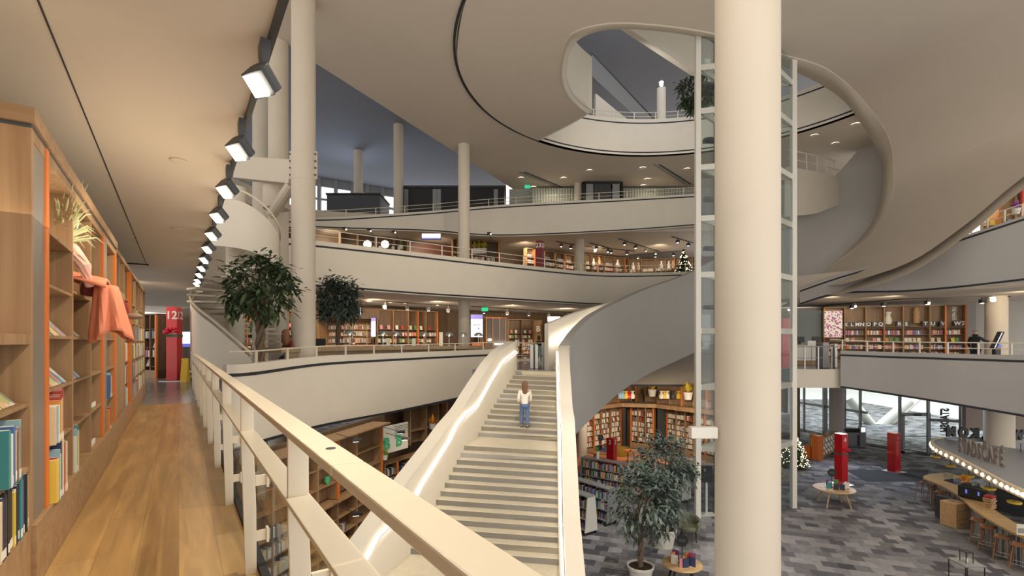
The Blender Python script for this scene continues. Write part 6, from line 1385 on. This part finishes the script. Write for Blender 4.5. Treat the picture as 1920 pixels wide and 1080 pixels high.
# rugs
def disc(px, py, rx, ry, z): p = G(px, py); return [(p.x+rx*math.cos(R(a)), p.y+ry*math.sin(R(a))) for a in range(0, 360, 12)]
mb = MB(); mb.prism(disc(1140, 866, 3.4, 3.0, 0), GZ, GZ+.012); tag(mb.build('round_rug', 'rug'), 'large light orange rug under the short red totem', 'rug')
mb = MB(); mb.prism(disc(1165, 877, 2.2, 1.5, 0), GZ+.012, GZ+.022); tag(mb.build('round_rug', 'rug2'), 'rust coloured rug overlapping the light orange rug', 'rug')
p = G(1127, 866); rtable('round walnut table with dark books on the orange rug', p, .8, .62, 'stool', 'stool'); onbooks(p+Vector((.1, 0, .62)), 7, 'the walnut table on the orange rug', .5, 3); sign_disc('black disc sign on the walnut table at the orange rug', p+Vector((0, .1, .62)), .65)
p = G(1157, 856); mb = MB(); mb.lathe([(.001, 0), (.42, 0), (.46, .3), (.4, .52), (.001, .56)], 20); tag(mb.build('pouf', mat('mustard', (.25, .15, .02), .9), loc=p+Vector((.25, .2, 0)), smooth=True), 'mustard pouf behind the short red totem', 'pouf')
p = G(1183, 868); t = thing('orange_stool', 'orange topped stool by the rust rug', 'stool', p); mb = MB(); mb.lathe([(.001, .66), (.36, .66), (.36, .72), (.001, .72)], 20); mb.build('seat', 'orange2', t)
for i in range(4): a = i*PI/2+.4; mb = MB(); mb.tube([(.2*math.cos(a), .2*math.sin(a), .66), (.28*math.cos(a), .28*math.sin(a), 0)], .015, 6); mb.build('leg', 'black', t)
# trolleys (book carts)
def cart(label, px, py, L, rz, h=1.35, end='white'):
    p = G(px, py); t = thing('book_trolley', label, 'bookcase', p, rz); w = .62
    for s in (0, L-.04): mb = MB(); mb.ring([[Vector((s+dx, y, z)) for dx, y in ((0, -w/2*k), (.04, -w/2*k), (.04, w/2*k), (0, w/2*k))] for z, k in ((.12, 1), (h, .62))]); mb.build('end_panel', end if s == 0 else 'grey', t)
    mb = MB(); mb.b2(0, L, -.21, .21, h, h+.03); mb.build('top_board', 'grey', t)
    fr_ = Fr((p.x, p.y), rz=rz)
    for i, z in enumerate((.18, .55, .92)):
        k = 1-.38*(z-.12)/(h-.12); mb = MB(); mb.b2(.04, L-.04, -w/2*k, w/2*k, z, z+.025); mb.build('shelf', 'grey', t)
        for sd in (-1, 1): 
            if sd < 0: srow(fr_, .06, L-.08, GZ+z+.03, (.2, .29), tr=(.03, .055), pal=['black', 'grey', 'white', 'dark blue', 'brown', 'red', 'light blue', 'cream'], y=-w/2*k+.02, dr=(.12, .16), where=('shelf %s of the %s' % (ORD[i], label.split(',')[0])))
            else: srow(fr_, .06, L-.08, GZ+z+.03, (.2, .29), tr=(.04, .06), y=.06, dr=(.1, .14))
    for x in (.1, L-.1):
        for y in (-.28, .28): mb = MB(); mb.lathe([(.001, 0), (.05, 0), (.05, .1), (.001, .12)], 10, (x, y, 0)); mb.build('caster', 'black', t)
    mb = MB(); mb.b2(L*.75, L*.75+.02, -.1, .12, h+.03, h+.36); mb.build('card_holder', 'paper', t)
    return t
cart('low grey book trolley with pale end panel beside the stair, nearest', 1109, 1003, 2.3, 2.2)
cart('long grey book trolley, second from the stair', 1148, 985, 3.1, 2.25, end='grey')
cart('grey book trolley behind the trees, third row', 1215, 935, 3.3, 2.45, end='grey')
cart('grey book trolley half hidden by tree foliage', 1288, 942, 2.2, 2.2, end='white')
# armchair
p = G(1291, 1010); t = thing('armchair', 'olive green tub armchair with black legs by the lift', 'armchair', p, -.35)
mb = MB(); mb.lathe([(.001, .34), (.30, .34), (.33, .42), (.28, .48), (.001, .49)], 24, (0, -.02, 0)); mb.build('seat', 'olive', t, smooth=True)
mb = MB(); rows = []
for i in range(17):
    a = R(-40+260*i/16); hh = .62+.17*max(0, math.sin(a)); rows.append([Vector((r_*math.cos(a), r_*math.sin(a), z)) for r_, z in ((.30, .33), (.38, .36), (.42, .55), (.41, hh), (.36, hh+.02), (.31, hh-.03), (.29, .45))])
mb.ring(rows); mb.build('backrest', 'olive', t, smooth=True)
for x, y in ((-1, -1), (1, -1), (1, 1), (-1, 1)): mb = MB(); mb.tube([(x*.2, y*.2, .35), (x*.27, y*.27, 0)], .016, 6); mb.build('leg', 'black', t)
# table bottom
p = G(1279, 1096); rtable('round table of leaflets at the bottom of the view', p, .55, .6, 'oak', 'black'); pt = p+Vector((0, 0, .6)); onbooks(pt, 9, 'the round leaflet table', .42, 9); sign_disc('black disc sign on the round leaflet table', pt, .55)
# monitors near lift on ground
t = thing('monitor_stand', 'black screen on a pale stand beside the lift on the ground floor', 'screen', G(1325, 965)); mb = MB(); mb.b2(-.3, .3, -.2, .2, 0, .04); mb.b2(-.04, .04, 0, .05, 0, 1.5); mb.build('stand', 'white', t); mb = MB(); mb.b2(-.22, .22, -.05, 0, 1.3, 1.95); mb.build('screen_panel', 'black', t)
mb = MB(); A, B = G(1286, 940), G(1345, 1010); mb.wall([(A.x, A.y, GZ, GZ+1.9), (6.6, 18.6, GZ, GZ+1.9)], .02); tag(mb.build('glass_screen', 'glass_lift'), 'glass screen standing beside the lift pit', 'glass screen')
# upper right sliver: shelves beyond second floor right parapet
t = thing('red_sign_panel', 'red panel on the shelves at the upper right edge', 'sign', P(1919, 400, 24)); mb = MB(); mb.b2(-.05, .6, 0, .1, 0, 1.2); mb.build('panel', 'red', t)
f, xs = pcase('b', 'bookcase at the right edge above the second floor parapet', [1843, 1875, 1905, 1940], (25, 24), 5.15, 8.8, [5.9, 6.5, 7.1], oi=(1,), wm='oak', back='oak'); fill(f, xs, [5.9, 6.5, 7.1], ['f', 's', 'f'])
plant(1905, 402, 22.5, .6, 'violet flowers at the right edge above the parapet', mat('violet_petals', (.4, .1, .5), .6))
struct(slab2d('floor_second_right', [[Q(1800, 22.8), Q(1950, 20.8), (28, 21), (30, 34), (20, 34)]], 5.0, 5.14, 'concrete'))
# far books mesh
if FAR.v: o = tag(FAR.build('distant_books'), 'all the smaller books and covers filling the distant shelves', 'books'); o['kind'] = 'stuff'
# ================================================================ CAMERA, WORLD, LIGHT
sc = bpy.context.scene
cam = bpy.data.cameras.new('camera'); co = bpy.data.objects.new('camera', cam); col.objects.link(co)
co.location = (0, 0, CZ); co.rotation_euler = (PI/2, 0, 0)
cam.sensor_width = 36; cam.lens = 36*F/1920; cam.shift_y = (642-540)/1920*-1*-1; cam.clip_start = .02; cam.clip_end = 300
sc.camera = co
w = bpy.data.worlds.new('world'); sc.world = w; w.use_nodes = True
bg = w.node_tree.nodes['Background']; bg.inputs['Color'].default_value = (1, .93, .84, 1); bg.inputs['Strength'].default_value = 1.35
sc.view_settings.view_transform = 'Standard'; sc.view_settings.look = 'None'; sc.view_settings.exposure = .12; sc.view_settings.gamma = 1
sc.cycles.max_bounces = 5; sc.cycles.diffuse_bounces = 3; sc.cycles.glossy_bounces = 2; sc.cycles.transparent_max_bounces = 12
sc.cycles.caustics_reflective = False; sc.cycles.caustics_refractive = False; sc.cycles.sample_clamp_indirect = 4
sc.cycles.use_denoising = True
WARM = (1, .80, .56); WARM2 = (1, .86, .68)
def A(loc, tgt, size, pw, c=WARM, ang=140): return spot('fill_spot', loc, tgt, pw, c, ang, .9, size*.25)
for i in range(6):
    s = 3.05+1.9*i
    spot('track_beam', K(s, .36, 2.62), K(s+.5, -.75, 1.0), 70, (1, .80, .55), 110, .8, .06)
spot('track_beam', K(1.2, .36, 2.62), K(1.7, -.75, .9), 80, (1, .80, .55), 115, .8, .06)
area('walkway_bounce_fill', K(5, -.15, 1.9), 1.0, 42, (1, .82, .58), K(5, -.15, 3), 10)  # unseen upward lamp added to warm the ceiling in place of bounce
# stair and balustrade spots from the soffit
spot('atrium_spot', (1.5, 9, 12.7), (-.6, 15, -2.5), 3800, (1, .90, .74), 60, .7, .15)
spot('atrium_spot', (-3.5, 8, 12.7), (.3, 15.5, -2.5), 2400, (1, .90, .74), 50, .7, .15)
spot('atrium_spot', (3.5, 5, 12.7), (-.2, 1.0, .9), 3600, (1, .88, .70), 36, .8, .15)
spot('atrium_spot', (-2, 3, 12), (3.1, 6.3, 2), 650, (1, .80, .60), 60, .8, .2)
spot('atrium_spot', (1, 15, 12.6), (-4, 27, 4.5), 1700, (1, .88, .70), 75, .9, .3)  # unseen spot added to brighten the second floor parapet
spot('void_light', (8, 26, 19), (9, 34, 21), 500, (.80, .86, 1), 150, .9, .4)
spot('atrium_spot', (6, 24, 14.5), (8, 31, 14), 450, (1, .95, .86), 130, .9, .3)
for x, y in ((-11, 26), (-8, 28.5), (-4.5, 30), (0, 33), (4, 36)): A((x, y, 3.6), (x-.3, y+4, .9), 1.2, 850)
for x, y in ((17.5, 27), (20.5, 26.5), (25, 24)): A((x, y, 3.6), (x+.6, y+5, 1.2), 1.2, 240)
A((-12, 15, 3), (-11, 20, 1), 1, 90)
for x, y in ((-13, 34.6), (-6, 37), (1, 39), (7, 41), (12, 40)): A((x, y, 8.9), (x+.2, y+5, 6), 1.2, 330)
A((24, 25, 8.6), (25, 28, 6.5), 1.2, 200)
for x, y in ((3, 35.8), (10, 35.8)): A((x, y, 12.8), (x, y+1, 10.5), 1.5, 150, WARM2)
for x, y in ((5.5, 27), (9, 26.5), (12.5, 25.5)): A((x, y, -1.5), (x+.3, y+4, -4.6), 1.0, 420, WARM, 120)
for x, y in ((-4.4, 11.5), (-3.9, 14), (-3.2, 16.5), (-2.4, 19.5)): A((x, y, -1.9), (x-1.5, y+.4, -3.6), .4, 60, WARM, 95)
for x, y in ((14.3, 14.5), (15.2, 18.5)): A((x, y, -3.2), (x-.3, y-1, -5.6), .6, 40, WARM, 130)
A((-16, 46, 14), (-6, 30, 12), 8, 900, (.62, .76, 1))  # added bluish fill near the upper windows, no ceiling lamp
area('daylight_fill', (34, 46, 13), 30, 6000, (.86, .93, 1), (36, 52, -5.6), 20)  # unseen overhead lamp added so the outdoor paving reads bright
area('daylight_fill', (30, 40.5, 3), 22, 1500, (.86, .93, 1), (30, 41, -5.6), 8)  # second unseen lamp, hung low, added over the dark near paving

spot('glazing_fill', (19.5, 29.5, -1.9), (16, 21, -5.6), 900, (.75, .85, 1), 120, .9, 1.0)  # added spot beside the glazing, imitating sky light on the carpet
spot('cafe_wash', (12.5, 14, 12), (12.6, 17, -5.6), 2500, (1, .86, .74), 50, .9, .4)
spot('atrium_spot', (3.5, 12, 12.7), (5, 16.5, -5.6), 2600, (.92, .94, 1), 34, .9, .3)  # unseen spot added to light the trees, pots and trolleys
